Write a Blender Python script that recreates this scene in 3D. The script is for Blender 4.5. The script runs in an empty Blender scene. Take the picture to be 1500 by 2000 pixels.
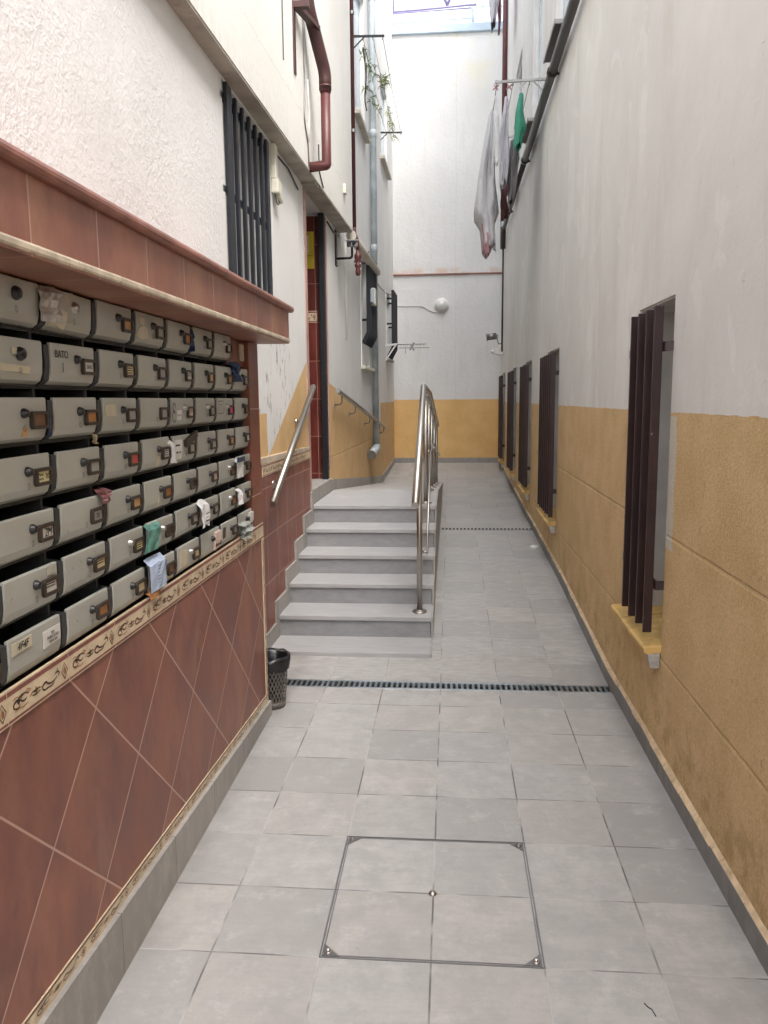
import bpy, math, random
from mathutils import Vector, Matrix
random.seed(7)
scene = bpy.context.scene
COL = scene.collection
PI = math.pi
T = 0.33                                   # floor tile

# ------------------------------------------------------------------ node helper
SUN_EL, SUN_ROT, SUN_E, SUN_ANG, SKY_STR, EXPO = 58, 145, 0.5, 40, .15, 2.36
class NT:
    def __init__(s, mat):
        mat.use_nodes = True
        s.t = mat.node_tree; s.t.nodes.clear()
        s.out = s.t.nodes.new('ShaderNodeOutputMaterial')
        s.b = s.t.nodes.new('ShaderNodeBsdfPrincipled')
        s.t.links.new(s.b.outputs[0], s.out.inputs[0])
        g = s.t.nodes.new('ShaderNodeNewGeometry'); s.P = g.outputs['Position']
        sp = s.t.nodes.new('ShaderNodeSeparateXYZ'); s.t.links.new(s.P, sp.inputs[0])
        s.X, s.Y, s.Z = sp.outputs
    def put(s, sock, v):
        if isinstance(v, bpy.types.NodeSocket): s.t.links.new(v, sock)
        elif isinstance(v, (tuple, list)) and len(v) == 3 and sock.type == 'RGBA': sock.default_value = (*v, 1)
        else: sock.default_value = v
    def m(s, op, a, b=0.0, c=0.0):
        n = s.t.nodes.new('ShaderNodeMath'); n.operation = op
        s.put(n.inputs[0], a); s.put(n.inputs[1], b)
        if len(n.inputs) > 2: s.put(n.inputs[2], c)
        return n.outputs[0]
    def xyz(s, x, y, z):
        n = s.t.nodes.new('ShaderNodeCombineXYZ')
        s.put(n.inputs[0], x); s.put(n.inputs[1], y); s.put(n.inputs[2], z); return n.outputs[0]
    def scaled(s, sx, sy, sz):
        return s.xyz(s.m('MULTIPLY', s.X, sx), s.m('MULTIPLY', s.Y, sy), s.m('MULTIPLY', s.Z, sz))
    def noise(s, scale, detail=4, vec=None, rough=.55, dist=0):
        n = s.t.nodes.new('ShaderNodeTexNoise')
        s.put(n.inputs['Vector'], vec if vec is not None else s.P)
        n.inputs['Scale'].default_value = scale; n.inputs['Detail'].default_value = detail
        n.inputs['Roughness'].default_value = rough; n.inputs['Distortion'].default_value = dist
        return n.outputs[0]
    def vor(s, scale, vec=None, feature='F1'):
        n = s.t.nodes.new('ShaderNodeTexVoronoi'); n.feature = feature
        s.put(n.inputs['Vector'], vec if vec is not None else s.P); n.inputs['Scale'].default_value = scale
        return n.outputs[0]
    def white(s, vec):
        n = s.t.nodes.new('ShaderNodeTexWhiteNoise'); n.noise_dimensions = '3D'; s.put(n.inputs['Vector'], vec); return n.outputs[0]
    def ss(s, v, lo, hi, a=0.0, b=1.0):
        n = s.t.nodes.new('ShaderNodeMapRange'); n.interpolation_type = 'SMOOTHSTEP'
        s.put(n.inputs[0], v); s.put(n.inputs[1], lo); s.put(n.inputs[2], hi); s.put(n.inputs[3], a); s.put(n.inputs[4], b); return n.outputs[0]
    def mix(s, f, a, b, mode='MIX'):
        n = s.t.nodes.new('ShaderNodeMix'); n.data_type = 'RGBA'; n.blend_type = mode
        s.put(n.inputs[0], f); s.put(n.inputs[6], a); s.put(n.inputs[7], b); return n.outputs[2]
    def grey(s, v):
        n = s.t.nodes.new('ShaderNodeCombineColor'); [s.put(n.inputs[i], v) for i in range(3)]; return n.outputs[0]
    def line(s, u, period, off, half, soft=.0008):
        """1 on a grid line, 0 off it"""
        f = s.m('FRACT', s.m('ADD', s.m('DIVIDE', s.m('SUBTRACT', u, off), period), .5))
        d = s.m('MULTIPLY', s.m('ABSOLUTE', s.m('SUBTRACT', f, .5)), period)
        return s.ss(d, half, half + soft, 1, 0)
    def one(s, u, at, half, soft=.001):
        return s.ss(s.m('ABSOLUTE', s.m('SUBTRACT', u, at)), half, half + soft, 1, 0)
    def cell(s, u, period, off):
        return s.m('FLOOR', s.m('DIVIDE', s.m('SUBTRACT', u, off), period))
    def bump(s, h, strength, dist=.01):
        n = s.t.nodes.new('ShaderNodeBump'); s.put(n.inputs['Height'], h)
        n.inputs['Strength'].default_value = strength; n.inputs['Distance'].default_value = dist
        s.t.links.new(n.outputs[0], s.b.inputs['Normal'])
    def col(s, c, rough=.7, metal=0.0, spec=None):
        s.put(s.b.inputs['Base Color'], c); s.put(s.b.inputs['Roughness'], rough); s.put(s.b.inputs['Metallic'], metal)
        if spec is not None: s.b.inputs['Specular IOR Level'].default_value = spec

MATS = {}
def newmat(name):
    m = bpy.data.materials.new(name); MATS[name] = m; return m, NT(m)

def simple(name, c, rough=.6, metal=0, var=.15, scale=12, bumps=0, bscale=60, dark=None, spec=None):
    m, n = newmat(name)
    f = n.noise(scale, 5)
    lo = tuple(x * (1 - var) for x in c); hi = tuple(min(1, x * (1 + var)) for x in c)
    cc = n.mix(n.ss(f, .3, .7), lo, hi)
    if dark: cc = n.mix(n.ss(n.noise(scale * 2.7, 6), .56, .7, 0, .8), cc, dark)
    n.col(cc, rough, metal, spec)
    if bumps: n.bump(n.noise(bscale, 4), bumps, .004)
    return m

WHITE = (.74, .73, .695)
OCHRE = (.60, .375, .15)

# --- left wall: rough white plaster near, smoother far; ochre patches painted low
def paint_left():
    m, n = newmat('white_plaster')
    big = n.noise(1.3, 5); fine = n.noise(34, 6, rough=.62)
    c = n.mix(n.ss(big, .35, .7), (.67, .668, .655), (.735, .732, .72))
    # vertical grime
    st = n.noise(1.6, 6, n.scaled(4, 4, .6), rough=.7)
    c = n.mix(n.ss(st, .56, .8, 0, .3), c, (.52, .49, .42))
    # black scuffs on the stretch of wall between canopy and entrance
    sc = n.noise(6, 8, n.scaled(3, 3, 1), rough=.72, dist=.8)
    zone = n.m('MULTIPLY', n.ss(n.Y, 2.0, 2.15), n.m('MULTIPLY', n.ss(n.Y, 3.2, 3.0, 0, 1), n.ss(n.Z, 2.45, 2.2)))
    zone = n.m('MULTIPLY', n.m('MULTIPLY', n.ss(n.Y, 1.2, 1.5), n.ss(n.Y, 3.5, 2.7)), n.ss(n.Z, 2.35, 2.0))
    c = n.mix(n.m('MULTIPLY', n.m('MULTIPLY', zone, n.ss(sc, .57, .62)), .9), c, (.13, .13, .15))
    # ochre fields
    edge = n.m('MULTIPLY', n.m('SUBTRACT', n.noise(14, 3), .5), .035)
    z = n.m('ADD', n.Z, edge); y = n.m('ADD', n.Y, edge)
    a = n.m('MULTIPLY', n.m('LESS_THAN', y, 2.31), n.m('LESS_THAN', z, 1.556))
    lin = n.m('ADD', 1.279, n.m('MULTIPLY', n.m('SUBTRACT', y, 2.33), .489))
    b = n.m('MULTIPLY', n.m('GREATER_THAN', y, 2.32), n.m('MULTIPLY', n.m('LESS_THAN', z, lin), n.m('LESS_THAN', y, 4.2)))
    lin2 = n.m('SUBTRACT', 1.80, n.m('MULTIPLY', n.m('SUBTRACT', y, 4.8), .105))
    d = n.m('MULTIPLY', n.m('GREATER_THAN', y, 4.2), n.m('MULTIPLY', n.m('LESS_THAN', z, lin2), n.m('LESS_THAN', y, 9.72)))
    e = n.m('MULTIPLY', n.m('GREATER_THAN', y, 9.7), n.m('LESS_THAN', z, 1.588))
    f = n.m('MAXIMUM', n.m('MAXIMUM', a, b), n.m('MAXIMUM', d, e))
    oc = n.mix(n.ss(n.noise(5, 6), .3, .7), (.58, .385, .185), (.66, .445, .23))
    g = n.m('MULTIPLY', f, n.m('SUBTRACT', 1, n.one(z, 1.085, .006)))
    c = n.mix(f, c, oc)
    n.col(c, .85, 0, .25)
    rough = n.ss(n.Y, 3.5, .5, .25, 1)
    h = n.m('MULTIPLY', n.m('ADD', n.m('MULTIPLY', fine, .72), n.m('MULTIPLY', n.noise(95, 4), .3)), n.m('MULTIPLY', rough, n.ss(n.noise(2.2, 4), .3, .7, .45, 1)))
    h = n.m('SUBTRACT', h, n.m('MULTIPLY', f, n.one(z, 1.085, .005, .004)))
    n.bump(h, .7, .012)
    return m
def paint_right():
    m, n = newmat('grey_white_over_ochre')
    big = n.noise(.8, 6)
    c = n.mix(n.ss(big, .35, .7), (.66, .655, .635), (.755, .75, .73))
    st = n.noise(1.1, 8, n.scaled(2.2, 2.2, .5), rough=.68, dist=.5)
    c = n.mix(n.ss(st, .46, .72, 0, .5), c, (.57, .55, .50))
    pt_ = n.noise(1.7, 5, n.scaled(1, 1, .8), rough=.6, dist=1.5)
    c = n.mix(n.ss(pt_, .57, .60, 0, .35), c, (.80, .795, .785))
    c = n.mix(n.ss(n.noise(13, 8, n.scaled(1, 1.2, .6), rough=.78), .655, .69, 0, .5), c, (.42, .40, .36))
    c = n.mix(n.ss(n.noise(5, 6, rough=.7), .6, .75, 0, .35), c, (.77, .775, .77))
    edge = n.m('MULTIPLY', n.m('SUBTRACT', n.noise(9, 4), .5), .02)
    z = n.m('ADD', n.Z, edge)
    low = n.m('LESS_THAN', z, 1.577)
    oc = n.mix(n.ss(n.noise(4, 6), .3, .7), (.60, .415, .21), (.70, .495, .27))
    gr_ = n.noise(75, 5, rough=.7)
    oc = n.mix(n.ss(gr_, .45, .66, 0, .5), oc, (.48, .33, .165)); oc = n.mix(n.ss(gr_, .47, .32, 0, .5), oc, (.78, .60, .37))
    chip = n.ss(n.noise(17, 7, n.scaled(1, 1.3, .6), rough=.78, dist=.6), .665, .69)
    oc = n.mix(n.ss(n.noise(26, 5), .58, .72, 0, .35), oc, (.42, .27, .12))
    low_mottle = n.m('MULTIPLY', n.ss(n.Z, .62, .1), n.ss(n.noise(7, 7, rough=.7), .48, .62))  # blotches that darken the ochre towards the foot of the wall
    oc = n.mix(n.m('MULTIPLY', low_mottle, .55), oc, (.36, .23, .10)); oc = n.mix(n.m('MULTIPLY', chip, .8), oc, (.17, .12, .07))
    c = n.mix(low, c, oc)
    # pale repair mortar round the nearest opening
    ry = n.m('ADD', n.Y, n.m('MULTIPLY', n.m('SUBTRACT', n.noise(8, 4), .5), .09))
    rep = n.m('MULTIPLY', n.m('MULTIPLY', n.ss(ry, .55, .57), n.m('LESS_THAN', n.Y, .70)), n.m('MULTIPLY', n.m('GREATER_THAN', n.Z, 1.0), n.m('LESS_THAN', n.Z, 1.56)))
    c = n.mix(n.m('MULTIPLY', rep, .9), c, (.60, .57, .51))
    n.col(c, .88, 0, .2)
    near = n.ss(n.Y, 6, .5, .25, 1)
    st2 = n.vor(130); fine = n.noise(70, 8, rough=.8)
    hl = n.m('MULTIPLY', n.m('ADD', n.m('MULTIPLY', fine, .9), n.m('MULTIPLY', st2, .5)), n.m('MULTIPLY', near, n.ss(n.noise(3, 5, rough=.7), .3, .7, .35, 1)))
    hl = n.m('SUBTRACT', hl, n.m('MULTIPLY', chip, .6))
    # joints struck into the ochre
    zz = n.m('ADD', n.Z, n.m('MULTIPLY', n.m('SUBTRACT', n.noise(3, 2), .5), .012))
    j = n.m('MAXIMUM', n.one(zz, 1.052, .004, .006), n.one(zz, .50, .004, .006))
    jv = n.m('MULTIPLY', n.line(n.Y, 1.18, .28, .0015, .004), .35)
    hl = n.m('SUBTRACT', hl, n.m('MULTIPLY', n.m('MAXIMUM', j, jv), 1.1))
    pit = n.ss(n.noise(11, 6, n.scaled(1, 1.2, .8), rough=.7), .635, .70)
    hw = n.m('ADD', n.m('MULTIPLY', n.noise(5, 6, rough=.6), .9), n.m('MULTIPLY', pit, .35))
    hw = n.m('ADD', hw, n.m('MULTIPLY', n.noise(70, 3), .12))
    n.bump(n.m('ADD', n.m('MULTIPLY', low, hl), n.m('MULTIPLY', n.m('SUBTRACT', 1, low), hw)), .6, .012)
    return m
def paint_back():
    m, n = newmat('white_end_wall')
    big = n.noise(.7, 6)
    c = n.mix(n.ss(big, .35, .7), (.64, .64, .63), (.715, .715, .705))
    c = n.mix(n.m('MULTIPLY', n.ss(n.Z, 6.4, 7.4), n.ss(n.noise(1.1, 6), .5, .66, 0, .5)), c, (.66, .63, .46))
    c = n.mix(n.m('MULTIPLY', n.one(n.Z, 3.93, .02, .10), n.ss(n.noise(4, 5), .38, .6, 0, .55)), c, (.62, .42, .30))
    c = n.mix(n.ss(n.noise(2, 8, n.scaled(3, 3, .5), rough=.7), .5, .74, 0, .5), c, (.57, .56, .52))
    c = n.mix(n.m('MULTIPLY', n.one(n.m('ADD', n.X, n.m('MULTIPLY', n.noise(3, 4), .04)), .16, .002, .006), .3), c, (.45, .44, .42))
    c = n.mix(n.ss(n.noise(3.5, 8, rough=.8, dist=1), .66, .70, 0, .4), c, (.48, .46, .40))
    z = n.m('ADD', n.Z, n.m('MULTIPLY', n.m('SUBTRACT', n.noise(5, 4), .5), .02))
    low = n.m('LESS_THAN', z, 1.625)
    oc = n.mix(n.ss(n.noise(3, 6), .3, .7), (.66, .42, .17), (.74, .49, .215))
    oc = n.mix(n.ss(n.noise(9, 5), .6, .72, 0, .4), oc, (.74, .52, .27))
    c = n.mix(low, c, oc)
    n.col(c, .85, 0, .2)
    n.bump(n.m('ADD', n.noise(22, 6), n.m('MULTIPLY', n.noise(6, 4), .7)), .5, .012)
    return m
def paint_upper():
    m, n = newmat('cream_render')
    c = n.mix(n.ss(n.noise(1, 6), .35, .7), (.655, .645, .605), (.72, .71, .67))
    st = n.noise(1.5, 7, n.scaled(4, 4, .35), rough=.7)
    c = n.mix(n.ss(st, .55, .8, 0, .35), c, (.56, .52, .42))
    zc = n.m('ADD', n.Z, n.m('MULTIPLY', n.m('SUBTRACT', n.noise(4, 5, rough=.7), .5), .09))
    c = n.mix(n.m('MULTIPLY', n.one(zc, 3.66, .0015, .002), .45), c, (.38, .36, .31))
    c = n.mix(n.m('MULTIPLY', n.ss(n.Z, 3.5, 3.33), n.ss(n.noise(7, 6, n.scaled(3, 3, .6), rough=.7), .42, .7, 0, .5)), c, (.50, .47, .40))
    n.col(c, .85, 0, .2); n.bump(n.noise(20, 6), .35, .008)
    return m

def floor_mat(name, stagger):
    m, n = newmat(name)
    cx = n.cell(n.X, T, 0)
    y = n.Y
    if stagger:
        y = n.m('ADD', n.Y, n.m('MULTIPLY', n.white(n.xyz(cx, 3.7, 1.1)), T))
    cy = n.cell(y, T, 0)
    r = n.white(n.xyz(cx, cy, 2.3))
    base = n.mix(n.m('POWER', r, .8), (.345, .338, .322), (.460, .450, .430))
    warm = n.white(n.xyz(cy, cx, 9.1))
    base = n.mix(n.m('MULTIPLY', n.m('GREATER_THAN', warm, .72), .5), base, (.47, .44, .40))
    off = n.xyz(n.m('ADD', n.X, n.m('MULTIPLY', r, 31)), n.m('ADD', n.Y, n.m('MULTIPLY', r, 17)), 0)
    cl = n.noise(8.5, 9, off, rough=.74)
    base = n.mix(n.ss(cl, .34, .66, .35, 1), (.31, .307, .295), base)
    base = n.mix(n.ss(n.noise(7.5, 9, off, rough=.82), .50, .68, 0, .42), base, (.56, .555, .54))
    base = n.mix(n.ss(n.noise(22, 6, off, rough=.75), .55, .72, 0, .22), base, (.27, .265, .255))
    grime = n.m('MULTIPLY', n.m('MAXIMUM', n.one(n.Y, 1.63, .07, .16), n.one(n.Y, 2.05, .01, .12)), n.ss(n.noise(9, 6, rough=.7), .45, .7, 0, .45))
    base = n.mix(grime, base, (.20, .19, .175))
    speck = n.ss(n.noise(38, 3), .735, .755)
    base = n.mix(n.m('MULTIPLY', speck, .7), base, (.10, .095, .09))
    so = n.t.nodes.new('ShaderNodeVectorMath'); so.operation = 'MULTIPLY'
    n.t.links.new(off, so.inputs[0]); so.inputs[1].default_value = (1.2, 9, 1)
    stk = n.noise(6, 5, so.outputs[0], rough=.6)
    base = n.mix(n.ss(stk, .42, .66, 0, .65 if stagger else .15), base, (.30, .285, .265))
    spk = n.noise(160, 2)
    base = n.mix(n.ss(spk, .6, .75, 0, .25), base, (.25, .245, .24))
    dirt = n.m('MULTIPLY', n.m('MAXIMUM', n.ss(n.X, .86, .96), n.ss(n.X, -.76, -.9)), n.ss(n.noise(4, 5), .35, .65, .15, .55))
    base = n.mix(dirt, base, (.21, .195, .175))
    wob = n.m('MULTIPLY', n.m('SUBTRACT', n.noise(6, 3), .5), .003)
    g = n.m('MAXIMUM', n.line(n.m('ADD', n.X, wob), T, 0, .0021, .0016), n.line(n.m('ADD', y, wob), T, 0, .0019, .0016))
    gc = n.mix(n.ss(n.noise(3.3, 3), .42, .58), (.11, .105, .10), (.44, .43, .41))
    c = n.mix(n.m('MULTIPLY', g, .9 if not stagger else .55), base, gc)
    n.col(c, n.ss(cl, .3, .7, .42, .62), 0, .4)
    tilt = n.m('MULTIPLY', r, .25)
    n.bump(n.m('ADD', n.m('SUBTRACT', n.m('MULTIPLY', cl, .12), g), tilt), .28, .003)
    return m
def step_mat():
    m, n = newmat('grey_stair_tile')
    stk = n.noise(5, 6, n.scaled(1.3, 10, 6), rough=.65)
    c = n.mix(n.ss(stk, .25, .75), (.325, .32, .32), (.405, .40, .395))
    c = n.mix(n.ss(n.noise(4, 6), .5, .75, 0, .4), c, (.47, .465, .46))
    n.col(c, .5, 0, .4); n.bump(n.noise(60, 3), .06, .003); return m
def skirt_mat(name='grey_skirting_tile', c0=(.27, .255, .235), c1=(.36, .34, .315), along='Y'):
    m, n = newmat(name)
    U = n.Y if along == 'Y' else n.X
    r = n.white(n.xyz(n.cell(U, .45, .13), 1.3, 1))
    c = n.mix(r, c0, c1)
    c = n.mix(n.ss(n.noise(7, 6, n.scaled(2, 2, 1), rough=.7), .4, .7, 0, .5), c, tuple(x * 1.25 for x in c1))
    c = n.mix(n.m('MULTIPLY', n.line(U, .45, .13, .0015, .0015), .8), c, (.14, .13, .12))
    n.col(c, .55, 0, .35); return m

def terracotta(name, mode, seed=0.0, c0=(.170, .060, .044), c1=(.285, .112, .078), gr=(.50, .32, .25), U='Y', pu=.30, ou=0., pz=.30, oz=.165, hw=.0022):
    m, n = newmat(name)
    u = {'Y': n.Y, 'X': n.X}[U]
    if mode == 'diag':
        a = n.m('ADD', n.m('DIVIDE', n.m('ADD', n.Y, .81), .53), n.m('DIVIDE', n.m('SUBTRACT', n.Z, .822), .503))
        b = n.m('SUBTRACT', n.m('DIVIDE', n.m('ADD', n.Y, .81), .53), n.m('DIVIDE', n.m('SUBTRACT', n.Z, .822), .503))
        k = hw / .37
        g = n.m('MAXIMUM', n.line(a, 1, 0, k, k * .7), n.line(b, 1, 0, k, k * .7))
        cid = n.xyz(n.cell(a, 1, 0), n.cell(b, 1, 0), seed)
    else:
        g = n.m('MAXIMUM', n.line(u, pu, ou, hw, .001), n.line(n.Z, pz, oz, hw, .001))
        cid = n.xyz(n.cell(u, pu, ou), n.cell(n.Z, pz, oz), seed)
    r = n.white(cid)
    off = n.xyz(n.m('ADD', n.m('MULTIPLY', u, 1), n.m('MULTIPLY', r, 13)), n.m('MULTIPLY', r, 7), n.m('MULTIPLY', n.Z, .45))
    cl = n.noise(7, 7, off, rough=.62)
    c = n.mix(n.ss(cl, .34, .66), c0, c1)
    c = n.mix(n.ss(n.noise(3.6, 6, off, rough=.65), .46, .66, 0, .55), c, (c1[0] * 1.22, c1[1] * 1.45, c1[2] * 1.3))
    c = n.mix(n.ss(n.noise(5.3, 7, off, rough=.7), .55, .70, 0, .6), c, tuple(x * .72 for x in c0))
    c = n.mix(n.m('MULTIPLY', r, .3), c, tuple(x * .8 for x in c0))
    c = n.mix(n.m('MULTIPLY', g, .9), c, gr)
    n.col(c, n.ss(cl, .3, .7, .36, .52), 0, .4)
    n.bump(n.m('SUBTRACT', n.m('MULTIPLY', cl, .3), g), .25, .003)
    return m

def steel(name, c, rough, brushed=True):
    m, n = newmat(name)
    f = n.noise(90, 3, n.scaled(6, 1, 1)) if brushed else n.noise(8, 4)
    n.col(n.mix(f, tuple(x * .85 for x in c), c), n.ss(f, .3, .7, rough * .8, rough * 1.25), 1.0); return m
def painted_metal(name, c, chip, rough=.42, amt=.68):
    m, n = newmat(name)
    cc = n.mix(n.ss(n.noise(6, 5), .3, .7), tuple(x * .8 for x in c), tuple(x * 1.2 for x in c))
    cc = n.mix(n.ss(n.noise(24, 6, rough=.7), amt, amt + .03), cc, chip)
    n.col(cc, rough, 0, .45); n.bump(n.noise(30, 4), .05, .003); return m

def shaded_riser_mat():  # bluish tile, its colour darkened to carry the shade on the risers
    m, n = newmat('shaded_bluish_riser_tile')
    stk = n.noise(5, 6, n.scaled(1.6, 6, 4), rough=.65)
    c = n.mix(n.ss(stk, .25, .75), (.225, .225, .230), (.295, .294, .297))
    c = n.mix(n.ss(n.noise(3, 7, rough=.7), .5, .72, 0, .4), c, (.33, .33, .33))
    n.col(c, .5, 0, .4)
shaded_riser_mat()
paint_left(); paint_right(); paint_back(); paint_upper()
floor_mat('courtyard_tile', False); floor_mat('ramp_tile', True); step_mat()
skirt_mat(); skirt_mat('dark_skirting_tile', (.175, .172, .165), (.25, .245, .235)); skirt_mat('end_skirting_tile', (.24, .235, .225), (.30, .29, .28), 'X')
terracotta('terracotta_diagonal', 'diag', 1.)
terracotta('terracotta_canopy', 'grid', 2., (.24, .095, .068), (.36, .165, .115), pu=.30, ou=-.07, pz=5, oz=0)
terracotta('terracotta_pillar', 'grid', 3., (.17, .055, .036), (.27, .098, .064), pu=4, ou=0, pz=.42, oz=1.18)
terracotta('terracotta_stair_wall', 'grid', 4., (.17, .055, .038), (.26, .095, .068), pu=.30, ou=2.19, pz=.31, oz=.775)
terracotta('dark_red_tile', 'grid', 5., (.085, .013, .009), (.155, .027, .018), gr=(.38, .2, .15), U='X', pu=.40, ou=-1.2, pz=.352, oz=.945)
simple('terracotta_edge', (.27, .115, .085), .42, var=.25, scale=9)
simple('jamb_tile', (.42, .27, .235), .45, var=.18, scale=5, dark=(.25, .13, .11))
simple('cream_trim', (.55, .47, .36), .45, var=.22, scale=14, dark=(.36, .27, .18))
simple('listello_cream', (.62, .50, .345), .4, var=.12, scale=22)
simple('listello_rose', (.22, .075, .06), .45, var=.2, scale=22)
simple('listello_brown', (.075, .032, .022), .5, var=.25, scale=60)
simple('listello_green', (.09, .075, .035), .5, var=.25, scale=60)
simple('listello_tan', (.40, .20, .11), .5, var=.25, scale=60)
simple('concrete_soffit', (.40, .37, .32), .85, var=.2, scale=5, bumps=.3, bscale=25, dark=(.30, .27, .23))
simple('mortar', (.42, .40, .37), .9, var=.25, scale=30, bumps=.8, bscale=50)
simple('ochre_sill', (.60, .39, .13), .55, var=.18, scale=12, dark=(.40, .22, .06), bumps=.2, bscale=30)
simple('ochre_patch', (.53, .33, .13), .8, var=.2, scale=8, bumps=.4, bscale=40)
simple('reveal_grey', (.60, .59, .57), .85, var=.12, scale=4, bumps=.2, bscale=25)
simple('reveal_white', (.62, .61, .58), .85, var=.1, scale=4, bumps=.2, bscale=25)
simple('shutter_grey', (.56, .56, .54), .5, var=.06, scale=4)
simple('glass_dark', (.02, .023, .026), .08, var=.1, scale=2)
simple('glass_pale', (.42, .50, .56), .12, var=.1, scale=2)
simple('white_frame', (.72, .72, .70), .4, var=.06, scale=8)
simple('white_plastic', (.70, .69, .64), .42, var=.06, scale=8)
simple('cream_plastic', (.62, .60, .50), .45, var=.08, scale=8)
painted_metal('brown_iron', (.030, .013, .013), (.45, .42, .40), .38, .70)
painted_metal('navy_iron', (.009, .011, .017), (.30, .31, .33), .42, .73)
painted_metal('black_iron', (.008, .009, .011), (.2, .2, .2), .42, .76)
painted_metal('red_oxide', (.092, .027, .026), (.45, .36, .34), .45, .72)
painted_metal('dark_oxide', (.058, .023, .021), (.35, .28, .26), .45, .74)
painted_metal('brown_pipe_paint', (.032, .023, .021), (.2, .18, .16), .4, .74)
painted_metal('grey_pipe_paint', (.40, .45, .47), (.25, .27, .28), .45, .70)
simple('beige_pipe_paint', (.50, .46, .39), .55, var=.15, scale=10, dark=(.30, .26, .2))
steel('stainless', (.47, .44, .40), .34)
steel('galvanised', (.42, .47, .49), .36, False)
steel('dull_steel', (.30, .29, .28), .45, False)
simple('drain_dark', (.010, .011, .012), .9, var=.1)
simple('mailbox_grey', (.300, .295, .245), .42, var=.07, scale=9, spec=.4)
def lid_mat():
    m, n = newmat('mailbox_lid')
    c = n.mix(n.ss(n.noise(2.3, 4), .3, .7), (.41, .415, .375), (.475, .48, .435))
    sc = n.noise(26, 7, n.scaled(1, 1, 1.5), rough=.75)
    c = n.mix(n.m('MULTIPLY', n.ss(sc, .60, .68), n.ss(n.noise(2.7, 3), .5, .62, 0, .75)), c, (.13, .12, .10))
    c = n.mix(n.ss(n.noise(5, 5), .62, .72, 0, .35), c, (.43, .42, .37))
    n.col(c, n.ss(n.noise(9, 5), .3, .7, .3, .5), .15, .45); return m
lid_mat()
simple('mailbox_black', (.040, .041, .043), .5, var=.15, scale=14, spec=.4)
simple('slot_black', (.004, .004, .004), .95, var=.1)
simple('lock_black', (.014, .013, .013), .35, var=.2)
steel('lock_silver', (.45, .44, .42), .35, False)
simple('frame_brown', (.040, .028, .020), .45, var=.2, scale=30)
CARD = {'white': (.66, .64, .60), 'cream': (.66, .55, .33), 'tan': (.58, .34, .15), 'orange': (.44, .20, .07), 'brown': (.20, .10, .055), 'dark brown': (.09, .055, .035),
        'grey': (.37, .37, .34), 'pink': (.85, .10, .27), 'red': (.55, .10, .09), 'yellow': (.74, .66, .36), 'rose': (.66, .50, .45), 'black': (.04, .04, .035)}
for k, v in CARD.items(): simple('card_' + k.replace(' ', '_'), v, .55, var=.06, scale=20)
simple('ink', (.02, .02, .025), .7, var=.1)
simple('ink_blue', (.04, .05, .12), .7, var=.1)
simple('paper_white', (.70, .70, .70), .6, var=.08, scale=20)
simple('paper_blue', (.42, .50, .66), .6, var=.12, scale=20)
simple('paper_green', (.10, .27, .22), .45, var=.5, scale=24)
simple('tape_cream', (.56, .51, .38), .35, var=.08, scale=20)
simple('tape_grey', (.42, .40, .34), .3, var=.15, scale=18)
simple('laundry_peg_grey', (.3, .3, .3), .6)
simple('blue_plastic', (.012, .035, .095), .3, var=.4, scale=30)
simple('grey_plastic', (.30, .32, .30), .3, var=.25, scale=30)
simple('clear_plastic', (.42, .41, .38), .25, var=.3, scale=30)
simple('maroon_paper', (.17, .06, .06), .5, var=.5, scale=40)
simple('bin_taupe', (.13, .115, .10), .5, var=.12, scale=20)
simple('bin_bag_black', (.010, .010, .011), .28, var=.3, scale=20, bumps=.6, bscale=40)
def cloth_mat(name, c):
    m, n = newmat(name)
    w_ = n.noise(9, 6, n.scaled(3.2, 3.2, .7), rough=.65, dist=.8)
    n.col(n.mix(n.noise(14, 4), tuple(x * .9 for x in c), c), .9, 0, .2); n.b.inputs['Sheen Weight'].default_value = .2
    n.bump(w_, 1, .05)
cloth_mat('cloth_white', (.74, .745, .76))
cloth_mat('cloth_lilac', (.66, .65, .71))
cloth_mat('cloth_green', (.05, .36, .24))
cloth_mat('cloth_grey', (.25, .24, .245))
cloth_mat('cloth_pink', (.58, .28, .31))
cloth_mat('cloth_red', (.22, .06, .07))
simple('leaf_green', (.16, .20, .09), .7, var=.35, scale=30)
simple('leaf_pale', (.27, .31, .13), .7, var=.3, scale=30)
simple('sign_yellow', (.62, .48, .03), .45, var=.05, scale=9)
simple('sign_pale', (.62, .60, .42), .45, var=.05, scale=9)
simple('parapet_blue', (.40, .50, .58), .5, var=.08, scale=5)
simple('rail_blue', (.30, .38, .46), .45, var=.1, scale=5)
simple('rail_violet', (.28, .24, .40), .45, var=.1, scale=5)
simple('ochre_fillet', (.62, .47, .30), .85, var=.2, scale=14, dark=(.42,.28,.13))
simple('earth', (.20, .18, .15), .9, var=.1, scale=2)
def globe_mat():
    m, n = newmat('ribbed_glass')
    n.col(n.mix(n.noise(8, 3), (.60, .60, .58), (.70, .70, .68)), .2, 0, .6)
    n.bump(n.line(n.Z, .018, 0, .004, .005), .3, .003)
globe_mat()
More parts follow.
